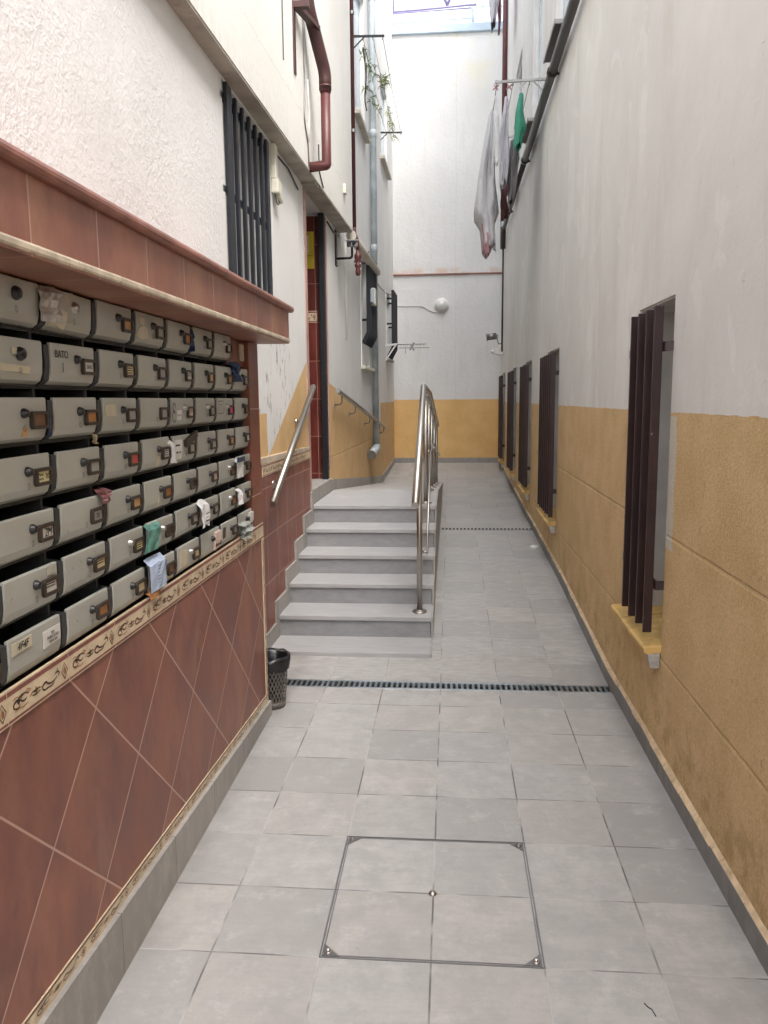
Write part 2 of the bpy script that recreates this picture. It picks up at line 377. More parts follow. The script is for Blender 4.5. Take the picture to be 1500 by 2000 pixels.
# ------------------------------------------------------------------ mesh helper
WORG = {}
class MB:
    def __init__(s): s.v = []; s.f = []; s.mi = []; s.sm = []
    def face(s, pts, mi=0, sm=False):
        i = len(s.v); s.v += [tuple(p) for p in pts]; s.f.append(tuple(range(i, i + len(pts)))); s.mi.append(mi); s.sm.append(sm)
    def hexa(s, P, mi=0):
        """P: 8 points, bottom ring 0-3 (ccw from above) then top ring 4-7"""
        i = len(s.v); s.v += [tuple(p) for p in P]
        for q in ((3, 2, 1, 0), (4, 5, 6, 7), (0, 1, 5, 4), (1, 2, 6, 5), (2, 3, 7, 6), (3, 0, 4, 7)):
            s.f.append(tuple(i + k for k in q)); s.mi.append(mi); s.sm.append(False)
    def box(s, x0, x1, y0, y1, z0, z1, mi=0):
        if x0 > x1: x0, x1 = x1, x0
        if y0 > y1: y0, y1 = y1, y0
        s.hexa([(x0, y0, z0), (x1, y0, z0), (x1, y1, z0), (x0, y1, z0), (x0, y0, z1), (x1, y0, z1), (x1, y1, z1), (x0, y1, z1)], mi)
    def bar(s, a, b, w, h, mi=0, up=(0, 0, 1)):
        a = Vector(a); b = Vector(b); d = (b - a).normalized(); u = Vector(up)
        if abs(d.dot(u)) > .98: u = Vector((0, 1, 0))
        r = d.cross(u).normalized() * (w / 2); u = r.cross(d).normalized() * (h / 2)
        s.hexa([a - r - u, a + r - u, b + r - u, b - r - u, a - r + u, a + r + u, b + r + u, b - r + u], mi)
    def tube(s, pts, r, seg=12, mi=0, caps=True, rad=None):
        pts = [Vector(p) for p in pts]; n = len(pts); rings = []; prev = None
        for i, p in enumerate(pts):
            d = (pts[min(i + 1, n - 1)] - pts[max(i - 1, 0)]).normalized()
            if prev is None:
                u = Vector((0, 0, 1)) if abs(d.z) < .9 else Vector((0, 1, 0))
            else: u = prev
            u = (u - d * u.dot(d)).normalized(); prev = u; w = d.cross(u)
            rr = rad[i] if rad else r
            if 0 < i < n - 1:
                c = (pts[i] - pts[i - 1]).normalized().dot((pts[i + 1] - pts[i]).normalized())
                rr = rr / max(.6, math.sqrt(max(.2, (1 + c) / 2)))
            rings.append([p + (u * math.cos(2 * PI * k / seg) + w * math.sin(2 * PI * k / seg)) * rr for k in range(seg)])
        b = len(s.v)
        for rg in rings: s.v += [tuple(q) for q in rg]
        for i in range(n - 1):
            for k in range(seg):
                k2 = (k + 1) % seg
                s.f.append((b + i * seg + k, b + i * seg + k2, b + (i + 1) * seg + k2, b + (i + 1) * seg + k)); s.mi.append(mi); s.sm.append(True)
        if caps:
            s.f.append(tuple(b + k for k in range(seg))[::-1]); s.mi.append(mi); s.sm.append(False)
            s.f.append(tuple(b + (n - 1) * seg + k for k in range(seg))); s.mi.append(mi); s.sm.append(False)
    def cyl(s, a, b, r, seg=16, mi=0): s.tube([a, b], r, seg, mi)
    def lathe(s, c, prof, seg=24, axis='Z', mi=0, sm=True):
        c = Vector(c); b = len(s.v); n = len(prof)
        for r, h in prof:
            for k in range(seg):
                t = 2 * PI * k / seg; a, e = r * math.cos(t), r * math.sin(t)
                s.v.append(tuple(c + {'Z': Vector((a, e, h)), 'X': Vector((h, a, e)), 'Y': Vector((a, h, e))}[axis]))
        for i in range(n - 1):
            for k in range(seg):
                k2 = (k + 1) % seg
                s.f.append((b + i * seg + k, b + i * seg + k2, b + (i + 1) * seg + k2, b + (i + 1) * seg + k)); s.mi.append(mi); s.sm.append(sm)
    def prism(s, poly, fn, d0, d1, mi=0):
        """poly (a,b) list, fn(a,b,d)->xyz"""
        n = len(poly); b = len(s.v)
        s.v += [tuple(fn(p[0], p[1], d0)) for p in poly] + [tuple(fn(p[0], p[1], d1)) for p in poly]
        s.f.append(tuple(b + i for i in range(n))[::-1]); s.mi.append(mi); s.sm.append(False)
        s.f.append(tuple(b + n + i for i in range(n))); s.mi.append(mi); s.sm.append(False)
        for i in range(n):
            j = (i + 1) % n
            s.f.append((b + i, b + j, b + n + j, b + n + i)); s.mi.append(mi); s.sm.append(False)
    def ribbon(s, pts, w, fn, lift, mi=0, taper=False):
        """flat stroke in a plane; pts (u,v); fn(u,v,d)->xyz"""
        n = len(pts)
        L = []; R_ = []
        for i in range(n):
            a = pts[max(i - 1, 0)]; b = pts[min(i + 1, n - 1)]
            dx, dy = b[0] - a[0], b[1] - a[1]; l = math.hypot(dx, dy) or 1
            ww = w / 2 * ((.35 + .65 * math.sin(PI * (i + .3) / (n - .4))) if taper else 1)
            L.append((pts[i][0] - dy / l * ww, pts[i][1] + dx / l * ww)); R_.append((pts[i][0] + dy / l * ww, pts[i][1] - dx / l * ww))
        for i in range(n - 1):
            s.face([fn(*R_[i], lift), fn(*R_[i + 1], lift), fn(*L[i + 1], lift), fn(*L[i], lift)], mi)
    def build(s, name, mats, parent=None, origin=None, bevel=0, shade=True):
        if not isinstance(mats, (list, tuple)): mats = [mats]
        xs = [p[0] for p in s.v]; ys = [p[1] for p in s.v]; zs = [p[2] for p in s.v]
        o = Vector(origin) if origin is not None else Vector(((min(xs) + max(xs)) / 2, (min(ys) + max(ys)) / 2, min(zs)))
        me = bpy.data.meshes.new(name)
        me.from_pydata([(p[0] - o.x, p[1] - o.y, p[2] - o.z) for p in s.v], [], s.f)
        for m in mats: me.materials.append(MATS[m])
        for p, mi, sm in zip(me.polygons, s.mi, s.sm): p.material_index = mi; p.use_smooth = sm and shade
        me.validate(); me.update()
        ob = bpy.data.objects.new(name, me); COL.objects.link(ob)
        if parent is not None:
            ob.parent = parent; ob.location = o - WORG[parent]
        else: ob.location = o
        WORG[ob] = o
        if bevel:
            b = ob.modifiers.new('edge', 'BEVEL'); b.width = bevel; b.segments = 2; b.limit_method = 'ANGLE'; b.angle_limit = math.radians(40)
        return ob

def tag(o, label, cat, group=None):
    o['label'] = label; o['category'] = cat
    if group: o['group'] = group
    return o
def struct(o): o['kind'] = 'structure'; return o
def empty(name, loc, label, cat, group=None):
    o = bpy.data.objects.new(name, None); COL.objects.link(o); o.location = loc; WORG[o] = Vector(loc)
    o.empty_display_size = .1
    return tag(o, label, cat, group)

def text_part(name, s, size, pos, mat, parent, right, up, ext=.0004, shear=0, font_w=1.0):
    """lettering as mesh; right/up are world vectors of the text plane"""
    cu = bpy.data.curves.new(name, 'FONT'); cu.body = s; cu.size = size; cu.extrude = ext; cu.align_x = 'CENTER'; cu.align_y = 'CENTER'; cu.shear = shear
    cu.resolution_u = 3
    tmp = bpy.data.objects.new('tmp', cu); COL.objects.link(tmp)
    me = bpy.data.meshes.new_from_object(tmp); bpy.data.objects.remove(tmp); bpy.data.curves.remove(cu)
    r = Vector(right).normalized(); u = Vector(up).normalized(); n = r.cross(u)
    pos = Vector(pos)
    for v in me.vertices:
        c = v.co.copy(); v.co = r * c.x * font_w + u * c.y + n * c.z
    me.name = name; me.materials.clear(); me.materials.append(MATS[mat])
    ob = bpy.data.objects.new(name, me); COL.objects.link(ob)
    ob.parent = parent; ob.location = pos - WORG[parent] if parent is not None else pos; WORG[ob] = pos
    return ob

def slab(mb, us, zs, holes, fn, depth, mi=0):
    """solid wall slab with rectangular openings; fn(u,z,d)->xyz, d grows away from the seen face"""
    us = sorted(set(us + [h[k] for h in holes for k in (0, 1)])); zs = sorted(set(zs + [h[k] for h in holes for k in (2, 3)]))
    def solid(i, j):
        if i < 0 or j < 0 or i >= len(us) - 1 or j >= len(zs) - 1: return False
        cu = (us[i] + us[i + 1]) / 2; cz = (zs[j] + zs[j + 1]) / 2
        return not any(h[0] < cu < h[1] and h[2] < cz < h[3] for h in holes)
    for i in range(len(us) - 1):
        for j in range(len(zs) - 1):
            if not solid(i, j): continue
            a, b, c, e = us[i], us[i + 1], zs[j], zs[j + 1]
            mb.face([fn(a, c, 0), fn(b, c, 0), fn(b, e, 0), fn(a, e, 0)], mi)
            mb.face([fn(a, e, depth), fn(b, e, depth), fn(b, c, depth), fn(a, c, depth)], mi)
            if not solid(i - 1, j): mb.face([fn(a, c, 0), fn(a, e, 0), fn(a, e, depth), fn(a, c, depth)], mi)
            if not solid(i + 1, j): mb.face([fn(b, c, 0), fn(b, c, depth), fn(b, e, depth), fn(b, e, 0)], mi)
            if not solid(i, j - 1): mb.face([fn(a, c, 0), fn(a, c, depth), fn(b, c, depth), fn(b, c, 0)], mi)
            if not solid(i, j + 1): mb.face([fn(a, e, 0), fn(b, e, 0), fn(b, e, depth), fn(a, e, depth)], mi)

def lerp_tab(tab, y):
    if y <= tab[0][0]: return tab[0][1]
    for (a, za), (b, zb) in zip(tab, tab[1:]):
        if y <= b: return za + (zb - za) * (y - a) / (b - a)
    return tab[-1][1]
RAMP = [(-9, 0), (1.70, 0), (2.64, .050), (3.77, .118), (4.9, .155), (6.1, .192), (7.2, .225), (9.3, .30), (12.3, .44)]
LRAMP = [(3.0, .766), (4.9, .766), (9.8, .325), (12.3, .44)]
zr = lambda y: lerp_tab(RAMP, y)
zl = lambda y: lerp_tab(LRAMP, y)
XL = lambda y: -1.16 + .0125 * y
XU = lambda y: -1.08 + .0245 * y
XR = .975
YB = 12.3
FL = lambda y, z, d: (XL(y) - d, y, z)
FU = lambda y, z, d: (XU(y) - d, y, z)
FR = lambda y, z, d: (XR + d, y, z)
FB = lambda x, z, d: (x, YB + d, z)
# ------------------------------------------------------------------ ground
g = MB(); g.face([(-60, -60, -.06), (60, -60, -.06), (60, 60, -.06), (-60, 60, -.06)]); struct(g.build('ground', 'earth'))
g = MB()   # level courtyard floor, with the recesses of drain and cover left open below the inserts
g.box(-2.2, 1.3, -8, 1.566, -.05, 0); g.box(-2.2, 1.3, 1.69, 1.70, -.05, 0); g.box(-2.2, 1.3, 1.566, 1.69, -.05, -.03)
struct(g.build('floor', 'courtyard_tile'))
g = MB()
ys = [1.70, 1.9, 2.2, 2.64, 3.2, 3.77, 4.3, 4.9, 5.5, 6.1, 6.6, 7.2, 8.2, 9.3, 9.8, 10.8, 11.5, 12.3]
for a, b in zip(ys, ys[1:]):
    x0 = -.07 if b <= 9.81 else -1.25
    if b <= 2.3: x0 = -2.2
    g.hexa([(x0, a, -.05), (1.3, a, -.05), (1.3, b, -.05), (x0, b, -.05), (x0, a, zr(a)), (1.3, a, zr(a)), (1.3, b, zr(b)), (x0, b, zr(b))])
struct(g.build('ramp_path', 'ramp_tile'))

# ------------------------------------------------------------------ left building
LB = empty('apartment_building', (-1.3, 4.5, 0), 'cream rendered building on the left with the arched-off mailbox corner, barred windows and dark entrance', 'building')
LB['label'] = 'cream white building on the left with ochre patches, navy window bars and a dark entrance'
OE = 5.55
w = MB()
W1 = (1.54, 2.50, 2.14, 3.30); DO = (3.78, 4.74, .88, 3.325); W2 = (7.38, 8.30, 2.08, 3.44); W3 = (10.78, 11.55, 2.34, 3.42)
slab(w, [-7, 0, 1, 2, 3, OE], [-.05, 3.33], [W1, DO], FL, .32)
slab(w, [OE, 12.62], [-.05, 10.2], [W2, W3, (7.0, 8.0, 4.99, 6.6), (10.1, 11.2, 5.35, 6.6)], FL, .32)
w.build('wall', 'white_plaster', LB)
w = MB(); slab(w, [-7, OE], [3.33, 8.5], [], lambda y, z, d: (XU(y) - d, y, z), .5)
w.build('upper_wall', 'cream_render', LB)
w = MB()   # grey underside strip of the overhang + thin drip joint
for a, b in ((-7, 3.62), (3.80, OE)):
    w.hexa([(XL(a) - .02, a, 3.318), (XU(a) - .004, a, 3.318), (XU(b) - .004, b, 3.318), (XL(b) - .02, b, 3.318),
            (XL(a) - .02, a, 3.329), (XU(a) - .004, a, 3.329), (XU(b) - .004, b, 3.329), (XL(b) - .02, b, 3.329)])
w.hexa([(XL(3.63) - .02, 3.63, 3.306), (XU(3.63) - .012, 3.63, 3.306), (XU(3.79) - .012, 3.79, 3.306), (XL(3.79) - .02, 3.79, 3.306),
        (XL(3.63) - .02, 3.63, 3.329), (XU(3.63) - .012, 3.63, 3.329), (XU(3.79) - .012, 3.79, 3.329), (XL(3.79) - .02, 3.79, 3.329)])
w.build('soffit_strip', 'concrete_soffit', LB)

def pane_left(h, mat, depth=.20, frame=True, fn=FL, par=None, slat=False):
    w = MB(); a, b, c, e = h
    w.prism([(a, c), (b, c), (b, e), (a, e)], fn, depth, depth + .02)
    f = w.build('window', mat, par or LB)
    if frame:
        w = MB(); t = .045
        for q in ((a, a + t, c, e), (b - t, b, c, e), (a + t, b - t, c, c + t), (a + t, b - t, e - t, e)):
            w.prism([(q[0], q[2]), (q[1], q[2]), (q[1], q[3]), (q[0], q[3])], fn, depth - .03, depth - .001)
        w.build('window_frame', 'white_frame', f)
    return f
pane_left(W1, 'shutter_grey', .10, False)
pane_left(W2, 'shutter_grey', .12); pane_left(W3, 'shutter_grey', .12)
pane_left((7.0, 8.0, 4.99, 6.6), 'glass_pale', .05); pane_left((10.1, 11.2, 5.35, 6.6), 'glass_pale', .05)

def grille(par, bars, zb, zt, x_of, bw, bt, mat, cross, name='window_grille', bent=0):
    """flat steel bars standing off the wall"""
    y0, y1 = bars[0], bars[-1]
    w = MB()
    for z in cross:
        xa = x_of(y0); xb = x_of(y1)
        w.hexa([(min(xa, 9) - .006, y0 - .03, z - .018), (xa + .006, y0 - .03, z - .018), (xb + .006, y1 + .03, z - .018), (xb - .006, y1 + .03, z - .018),
                (xa - .006, y0 - .03, z + .018), (xa + .006, y0 - .03, z + .018), (xb + .006, y1 + .03, z + .018), (xb - .006, y1 + .03, z + .018)])
    g0 = w.build(name, mat, par)
    return g0
# nearest window: seven flat navy bars
gx = lambda y: XL(y) + .012
G = None
for z in (2.22, 2.75, 3.22):
    a, b = 1.50, 2.52; w = MB()
    w.hexa([(XL(a) - .012, a, z - .018), (XL(a) + .0, a, z - .018), (XL(b) + .0, b, z - .018), (XL(b) - .012, b, z - .018),
            (XL(a) - .012, a, z + .018), (XL(a) + .0, a, z + .018), (XL(b) + .0, b, z + .018), (XL(b) - .012, b, z + .018)])
    if G is None: G = w.build('window_grille', 'navy_iron', LB)
    else: w.build('crossbar', 'navy_iron', G)
for k in range(7):
    y = 1.60 + k * .143; bw = .10 if k == 0 else (.07 if k == 6 else .034)
    w = MB(); x = XL(y) + .001
    w.box(x, x + .020, y - bw / 2, y + bw / 2, 2.12, 3.27 if k else 3.29); w.build('bar', 'navy_iron', G, bevel=.0015)
def cage(h, n, out, zk, col, name='window_cage'):
    """projecting cage of bars whose foot bends back to the wall"""
    a, b, c, e = h
    G = None
    for z in (e - .12, c + .55):
        w = MB()
        for y in (a + .03, b - .03): w.bar((XL(y) - .03, y, z), (XL(y) + out, y, z), .012, .03)
        w.bar((XL(a) + out - .004, a + .03, z), (XL(b) + out - .004, b - .03, z), .008, .03)
        if G is None: G = w.build(name, col, LB)
        else: w.build('cross_frame', col, G)
    for k in range(n):
        y = a + .04 + (b - a - .08) * k / (n - 1); x = XL(y) + out
        w = MB(); pts = [(x, y, e + .02), (x, y, zk), (x - out * .85, y, zk - out * 1.5)]
        w.bar(pts[0], pts[1], .045, .014, up=(0, 1, 0)); w.bar((x, y, zk + .006), pts[2], .045, .014, up=(0, 1, 0)); w.build('bar', col, G)
cage(W2, 6, .085, 2.47, 'navy_iron'); cage(W3, 6, .11, 2.50, 'black_iron')
# frames/surround and sills of the two far windows
for h, nm in ((W2, 1), (W3, 2)):
    w = MB(); a, b, c, e = h
    w.prism([(a - .06, c - .02), (a, c - .02), (a, e), (a - .06, e)], FL, -.012, .03)
    w.build('window_surround', 'white_frame', LB)
    w = MB(); w.prism([(a - .08, c - .06), (b + .08, c - .06), (b + .08, c - .02), (a - .08, c - .02)], FL, -.06, .15)
    w.build('window_sill', 'mortar' if nm == 2 else 'cream_plastic', LB, bevel=.006)
# upper window sills seen from below
for (a, b, z) in ((6.92, 8.05, 4.92), (10.0, 11.25, 5.29)):
    w = MB(); w.prism([(a, z), (b, z), (b, z + .05), (a, z + .05)], FL, -.07, .1); w.build('window_sill', 'beige_pipe_paint', LB, bevel=.006)

# entrance recess: dark red tiled far cheek, jambs, threshold, ceiling
y0, y1, z0, z1 = DO
w = MB(); w.box(-3.2, XL(y1) - .0005, y1 - .012, y1 + .2, z0, z1 - .02); cheek = w.build('tiled_cheek_wall', 'dark_red_tile', LB)
w = MB(); w.box(-3.2, XL(y0) - .33, y0 - .2, y0, z0, z1 - .02); w.box(-3.3, -3.2, y0 - .2, y1 + .2, z0, z1)
w.box(-3.2, XL(y0) - .33, y0, y1, z1 - .02, z1 + .1); w.build('recess_wall', 'reveal_grey', LB)
w = MB(); w.box(-3.2, XL(y0) - .31, y0 - .2, y1 + .2, z0 - .1, z0 + .001); w.build('recess_floor', 'grey_stair_tile', LB)
w = MB(); w.box(XL(y1) - .056, XL(y1) - .002, y1 - .07, y1 - .0125, z0 + .006, z1 - .006); w.build('door_post', 'black_iron', LB, bevel=.003)
w = MB()   # pinkish tile edging on both jambs and the end of the stair wall
w.prism([(y0 - .085, z0 - .0), (y0 + .002, z0 - .0), (y0 + .002, z1 - .01), (y0 - .085, z1 - .01)], FL, -.008, .33)
w.prism([(y1 - .002, z0 + .1), (y1 + .035, z0 + .1), (y1 + .035, z1 - .03), (y1 - .002, z1 - .03)], FL, -.006, .05)
w.build('jamb_edging', 'jamb_tile', LB, bevel=.002)
w = MB()
w.prism([(y0 - .04, .776), (y1 + .03, .776), (y1 + .03, z0 + .012), (y0 - .04, z0 + .012)], FL, -.018, .34)
w.build('threshold', 'grey_skirting_tile', LB, bevel=.003)
# decorative band across the cheek wall
S_MOTIF = []   # (kind, points) in a unit tile 1 wide x .4 high
def arc(cx, cy, r, a0, a1, n=9, ry=None):
    ry = ry or r
    return [(cx + r * math.cos(math.radians(a0 + (a1 - a0) * i / (n - 1))), cy + ry * math.sin(math.radians(a0 + (a1 - a0) * i / (n - 1)))) for i in range(n)]
def motif(mb, fn, u0, v0, w, h, lift, base=2, flip=False, simple_=False):
    """one listello tile: scrolls, sprigs and a lozenge.  material slots: base+0 brown, +1 green, +2 tan"""
    def P(pts): return [(u0 + (p[0] if not flip else 1 - p[0]) * w, v0 + p[1] * h) for p in pts]
    sw = h * .125
    # S-scroll
    mb.ribbon(P(arc(.14, .46, .055, 40, 330, 10, .20)[::-1] + arc(.235, .56, .085, 210, 20, 8, .26)), sw, fn, lift, base, True)
    mb.ribbon(P(arc(.245, .60, .05, -30, -260, 8, .16)), sw * .8, fn, lift, base, True)
    mb.ribbon(P([(.33, .42), (.37, .55), (.45, .60), (.53, .50)]), sw * .7, fn, lift, base + 2, True)
    # central sprig
    mb.ribbon(P([(.43, .28), (.435, .50), (.43, .74)]), sw * .9, fn, lift, base + 1, True)
    mb.ribbon(P([(.38, .56), (.43, .50), (.49, .60)]), sw * .9, fn, lift, base + 1, True)
    mb.ribbon(P([(.37, .38), (.43, .34), (.50, .40)]), sw * .8, fn, lift, base + 1, True)
    # second scroll
    mb.ribbon(P(arc(.60, .40, .065, 300, 90, 9, .20) + arc(.70, .66, .10, 200, 330, 7, .30)), sw, fn, lift, base, True)
    mb.ribbon(P(arc(.79, .60, .04, 150, -60, 8, .14)), sw * .9, fn, lift, base, True)
    mb.ribbon(P([(.56, .20), (.62, .24), (.69, .20), (.74, .28)]), sw * .6, fn, lift, base, True)
    mb.ribbon(P([(.80, .84), (.80, .92)]), sw, fn, lift, base)
    mb.ribbon(P([(.10, .16), (.16, .22), (.23, .16), (.30, .22)]), sw * .6, fn, lift, base + 2, True)
    mb.ribbon(P([(.28, .80), (.31, .90), (.35, .80), (.31, .72)]), sw * .9, fn, lift, base + 2)
    mb.ribbon(P([(.08, .80), (.12, .86), (.17, .80)]), sw * .6, fn, lift, base + 2, True)
    # lozenge
    loz = [(.925, .04), (.978, .50), (.925, .96), (.872, .50)]
    mb.ribbon(P(loz + [loz[0]]), sw * .55, fn, lift, base)
    inner = [(.925, .22), (.955, .50), (.925, .78), (.895, .50)]
    q = P(inner)
    if flip: q = q[::-1]
    mb.face([fn(a, b, lift) for a, b in q], base + 2)
    mb.ribbon(P([(.925, .34), (.925, .66)]), sw * .5, fn, lift * 1.4, base)
LIST = ['listello_cream', 'listello_rose', 'listello_brown', 'listello_green', 'listello_tan']
def listello(name, par, fn, u0, u1, v0, v1, pitch, proud=.004, start=None, rose=.13):
    """fn(u,v,d): d metres out of the wall"""
    w = MB()
    w.prism([(u0, v0), (u1, v0), (u1, v1), (u0, v1)], lambda a, b, d: fn(a, b, d), -.004, proud)
    h = v1 - v0
    for a, b in ((v0 + h * .05, v0 + h * (.05 + rose * .55)), (v1 - h * (.05 + rose), v1 - h * .05)):
        w.face([fn(u0, a, proud + .0006), fn(u1, a, proud + .0006), fn(u1, b, proud + .0006), fn(u0, b, proud + .0006)], 1)
    u = (start if start is not None else u0)
    while u + pitch > u0 + 1e-6 and u - pitch > u0: u -= pitch
    lo = v0 + h * (.10 + rose * .6); hh = h * (1 - .2 - rose * 1.75)
    while u < u1 - 1e-6:
        if u >= u0 - 1e-6 and u + pitch <= u1 + 1e-6: motif(w, fn, u, lo, pitch, hh, proud + .0008)
        if u0 < u < u1: w.ribbon([(u, v0), (u, v1)], .0025, fn, proud + .0013, 0)
        u += pitch
    return w.build(name, LIST, par)
listello('patterned_band', cheek, lambda u, v, d: (u, y1 - .012 - d, v), -1.70, XL(y1) - .088, 2.355, 2.46, .20, start=-1.6)

# tiled dado, border and stepped skirting beside the stairs
w = MB(); w.prism([(1.1, -.0), (3.693, -.0), (3.693, 1.163), (1.1, 1.163)], FL, -.012, .001)
dado = w.build('tiled_dado', 'terracotta_stair_wall', LB)
listello('patterned_border', dado, lambda u, v, d: (XL(u) + .012 + d, u, v), 2.10, 3.69, 1.163, 1.238, .20, proud=.003)
w = MB(); w.prism([(2.02, 1.2395), (3.692, 1.2275), (3.692, 1.262), (2.02, 1.286)], FL, -.016, .001)
w.build('dado_capping', 'cream_trim', dado, bevel=.004)

# ------------------------------------------------------------------ right building
RSTEP = 3.0; RZ = 6.19
RB = empty('rendered_building', (1.1, 5, 0), 'grey white building on the right above ochre base with five tall barred windows', 'building')
WR = [(.665, 1.30), (4.22, 5.05), (6.55, 7.30), (8.70, 9.45), (11.02, 11.65)]
UPW = [(3.75, 4.95, 4.60, 5.9), (6.10, 7.0, 4.60, 6.2), (8.5, 9.5, 4.6, 6.2)]
holes = [(a, b, .56, 2.06 + .005 * k) for k, (a, b) in enumerate(WR)] + UPW
w = MB(); slab(w, [-7, 12.62], [-.05, RZ], [(a, b, c, min(e, RZ)) for a, b, c, e in holes], FR, .34)
slab(w, [RSTEP, 12.62], [RZ, 10.2], [(a, b, RZ, e) for a, b, c, e in UPW if e > RZ], FR, .34); w.build('wall', 'grey_white_over_ochre', RB)
for k, (a, b) in enumerate(WR):
    zt = 2.06 + .005 * k
    w = MB()   # reveal lining
    w.box(XR + .012, XR + .339, b - .006, b + .02, .575, zt - .002); w.box(XR + .012, XR + .339, a - .02, a + .006, .575, zt - .002)
    w.box(XR + .012, XR + .339, a + .006, b - .006, zt - .008, zt + .01)
    w.build('window_reveal', 'reveal_grey', RB)
    w = MB(); w.box(XR + .22, XR + .25, a + .006, b - .006, .575, zt - .008); pane = w.build('window', 'glass_dark', RB)
    w = MB()
    for q in ((a + .006, a + .05, .575, zt - .01), (b - .05, b - .006, .575, zt - .01), (a + .05, b - .05, .575, .62), (a + .05, b - .05, zt - .055, zt - .01)):
        w.box(XR + .195, XR + .219, *q)
    w.build('window_frame', 'white_frame', pane)
    # sill: sloping ochre painted tiles on mortar
    w = MB(); sy0, sy1 = a - .005, b + .10
    nt = max(2, round((sy1 - sy0) / .28)); xo = .900
    for q in range(nt):
        ya = sy0 + (sy1 - sy0) * q / nt; yb = sy0 + (sy1 - sy0) * (q + 1) / nt - .004
        dz = random.uniform(-.003, .003)
        w.prism([(xo, .532 + dz), (xo + .012, .522 + dz), (XR + .20, .556 + dz), (XR + .20, .584 + dz), (xo + .01, .556 + dz), (xo, .549 + dz)], lambda p, r, d: (p, d, r), ya, yb)
    w.build('window_sill', 'ochre_sill', RB, bevel=.003)
    w = MB(); zb = .455
    w.hexa([(XR - .045, a + .0, zb), (XR - .002, a + .0, zb), (XR - .002, a + .10, zb), (XR - .035, a + .07, zb),
            (XR - .058, a - .003, .524), (XR - .002, a - .003, .534), (XR - .002, a + .12, .534), (XR - .055, a + .09, .524)])
    w.build('sill_mortar', 'mortar', RB, bevel=.008)
    # grille
    n = 4 if k == 0 else 7
    ys0, ys1 = (.70, 1.13) if k == 0 else (a - .07, b - .02)
    G = None
    for z in (1.85, .83):
        w = MB()
        w.box(.940, .948, a + (.0 if k else .0), b + .03, z - .02, z + .02)
        w.bar((.944, a + .004, z), (XR + .012, a - .003, z + .002), .008, .04, up=(0, 0, 1))
        if G is None: G = w.build('window_grille', 'brown_iron', RB)
        else: w.build('crossbar', 'brown_iron', G)
    for q in range(n):
        y = ys0 + (ys1 - ys0) * q / (n - 1)
        w = MB(); tl = random.uniform(-.003, .003); w.box(.901, .938, y - .006 + tl, y + .010 + tl, .612 + random.uniform(-.006, .006), 2.018 + random.uniform(-.004, .004))
        w.build('bar', 'brown_iron', G, bevel=.002)
for a, b, c, e in UPW:
    w = MB(); w.box(XR + .06, XR + .09, a, b, c, e); f = w.build('window', 'glass_pale', RB)
    w = MB(); t = .05
    for q in ((a, a + t, c, e), (b - t, b, c, e), (a + t, b - t, c, c + t), (a + t, b - t, e - t, e)): w.box(XR + .03, XR + .059, *q)
    w.build('window_frame', 'white_frame', f)
for a, b in ((4.02, 4.76), (6.25, 7.0), (8.62, 9.38)):
    w = MB(); w.box(.855, XR + .05, a, b, 4.545, 4.585); w.box(.85, .862, a + .01, b - .01, 4.53, 4.56); w.build('window_sill', 'dull_steel', RB, bevel=.008)
# skirtings
w = MB(); yy = [-8] + [1.7] + ys[1:]
for a, b in zip(yy, yy[1:]):
    w.hexa([(.960, a, zr(a) - .02), (XR - .001, a, zr(a) - .02), (XR - .001, b, zr(b) - .02), (.960, b, zr(b) - .02),
            (.960, a, zr(a) + .085), (XR - .001, a, zr(a) + .085), (XR - .001, b, zr(b) + .085), (.960, b, zr(b) + .085)])
w.build('skirting', 'dark_skirting_tile', RB)
w = MB()
for a, b in zip(yy, yy[1:]):
    for q in range(max(1, int((b - a) / .12))):
        c0 = a + (b - a) * q / max(1, int((b - a) / .12)); c1 = a + (b - a) * (q + 1) / max(1, int((b - a) / .12))
        r = random.uniform(-.003, .003); z0 = zr(c0) + .085; z1 = zr(c1) + .085
        w.hexa([(.9585 + r, c0, z0 - .002), (XR + .002, c0, z0 - .002), (XR + .002, c1, z1 - .002), (.9585 + r, c1, z1 - .002),
                (.966 + r, c0, z0 + .007), (XR + .002, c0, z0 + .020), (XR + .002, c1, z1 + .020), (.966 + r, c1, z1 + .007)])
w.build('skirting_mortar', 'ochre_fillet', RB)

# ------------------------------------------------------------------ end building
EB = empty('end_building', (0, 12.4, 0), 'white end wall closing the passage, ochre below, with pale blue parapet on top', 'building')
w = MB(); w.box(-1.4, 1.4, YB, YB + .35, .2, 8.0); w.build('wall', 'white_end_wall', EB)
w = MB(); w.box(-1.5, 1.5, YB - .05, YB + .4, 8.0, 8.14); w.build('parapet', 'parapet_blue', EB, bevel=.01)
w = MB(); w.box(-1.01, .96, YB - .012, YB - .0005, .43, .535); w.build('skirting', 'end_skirting_tile', EB)
w = MB(); w.box(-1.01, .974, YB - .03, YB - .0005, 3.885, 3.91); w.build('ledge', 'terracotta_edge', EB, bevel=.005)
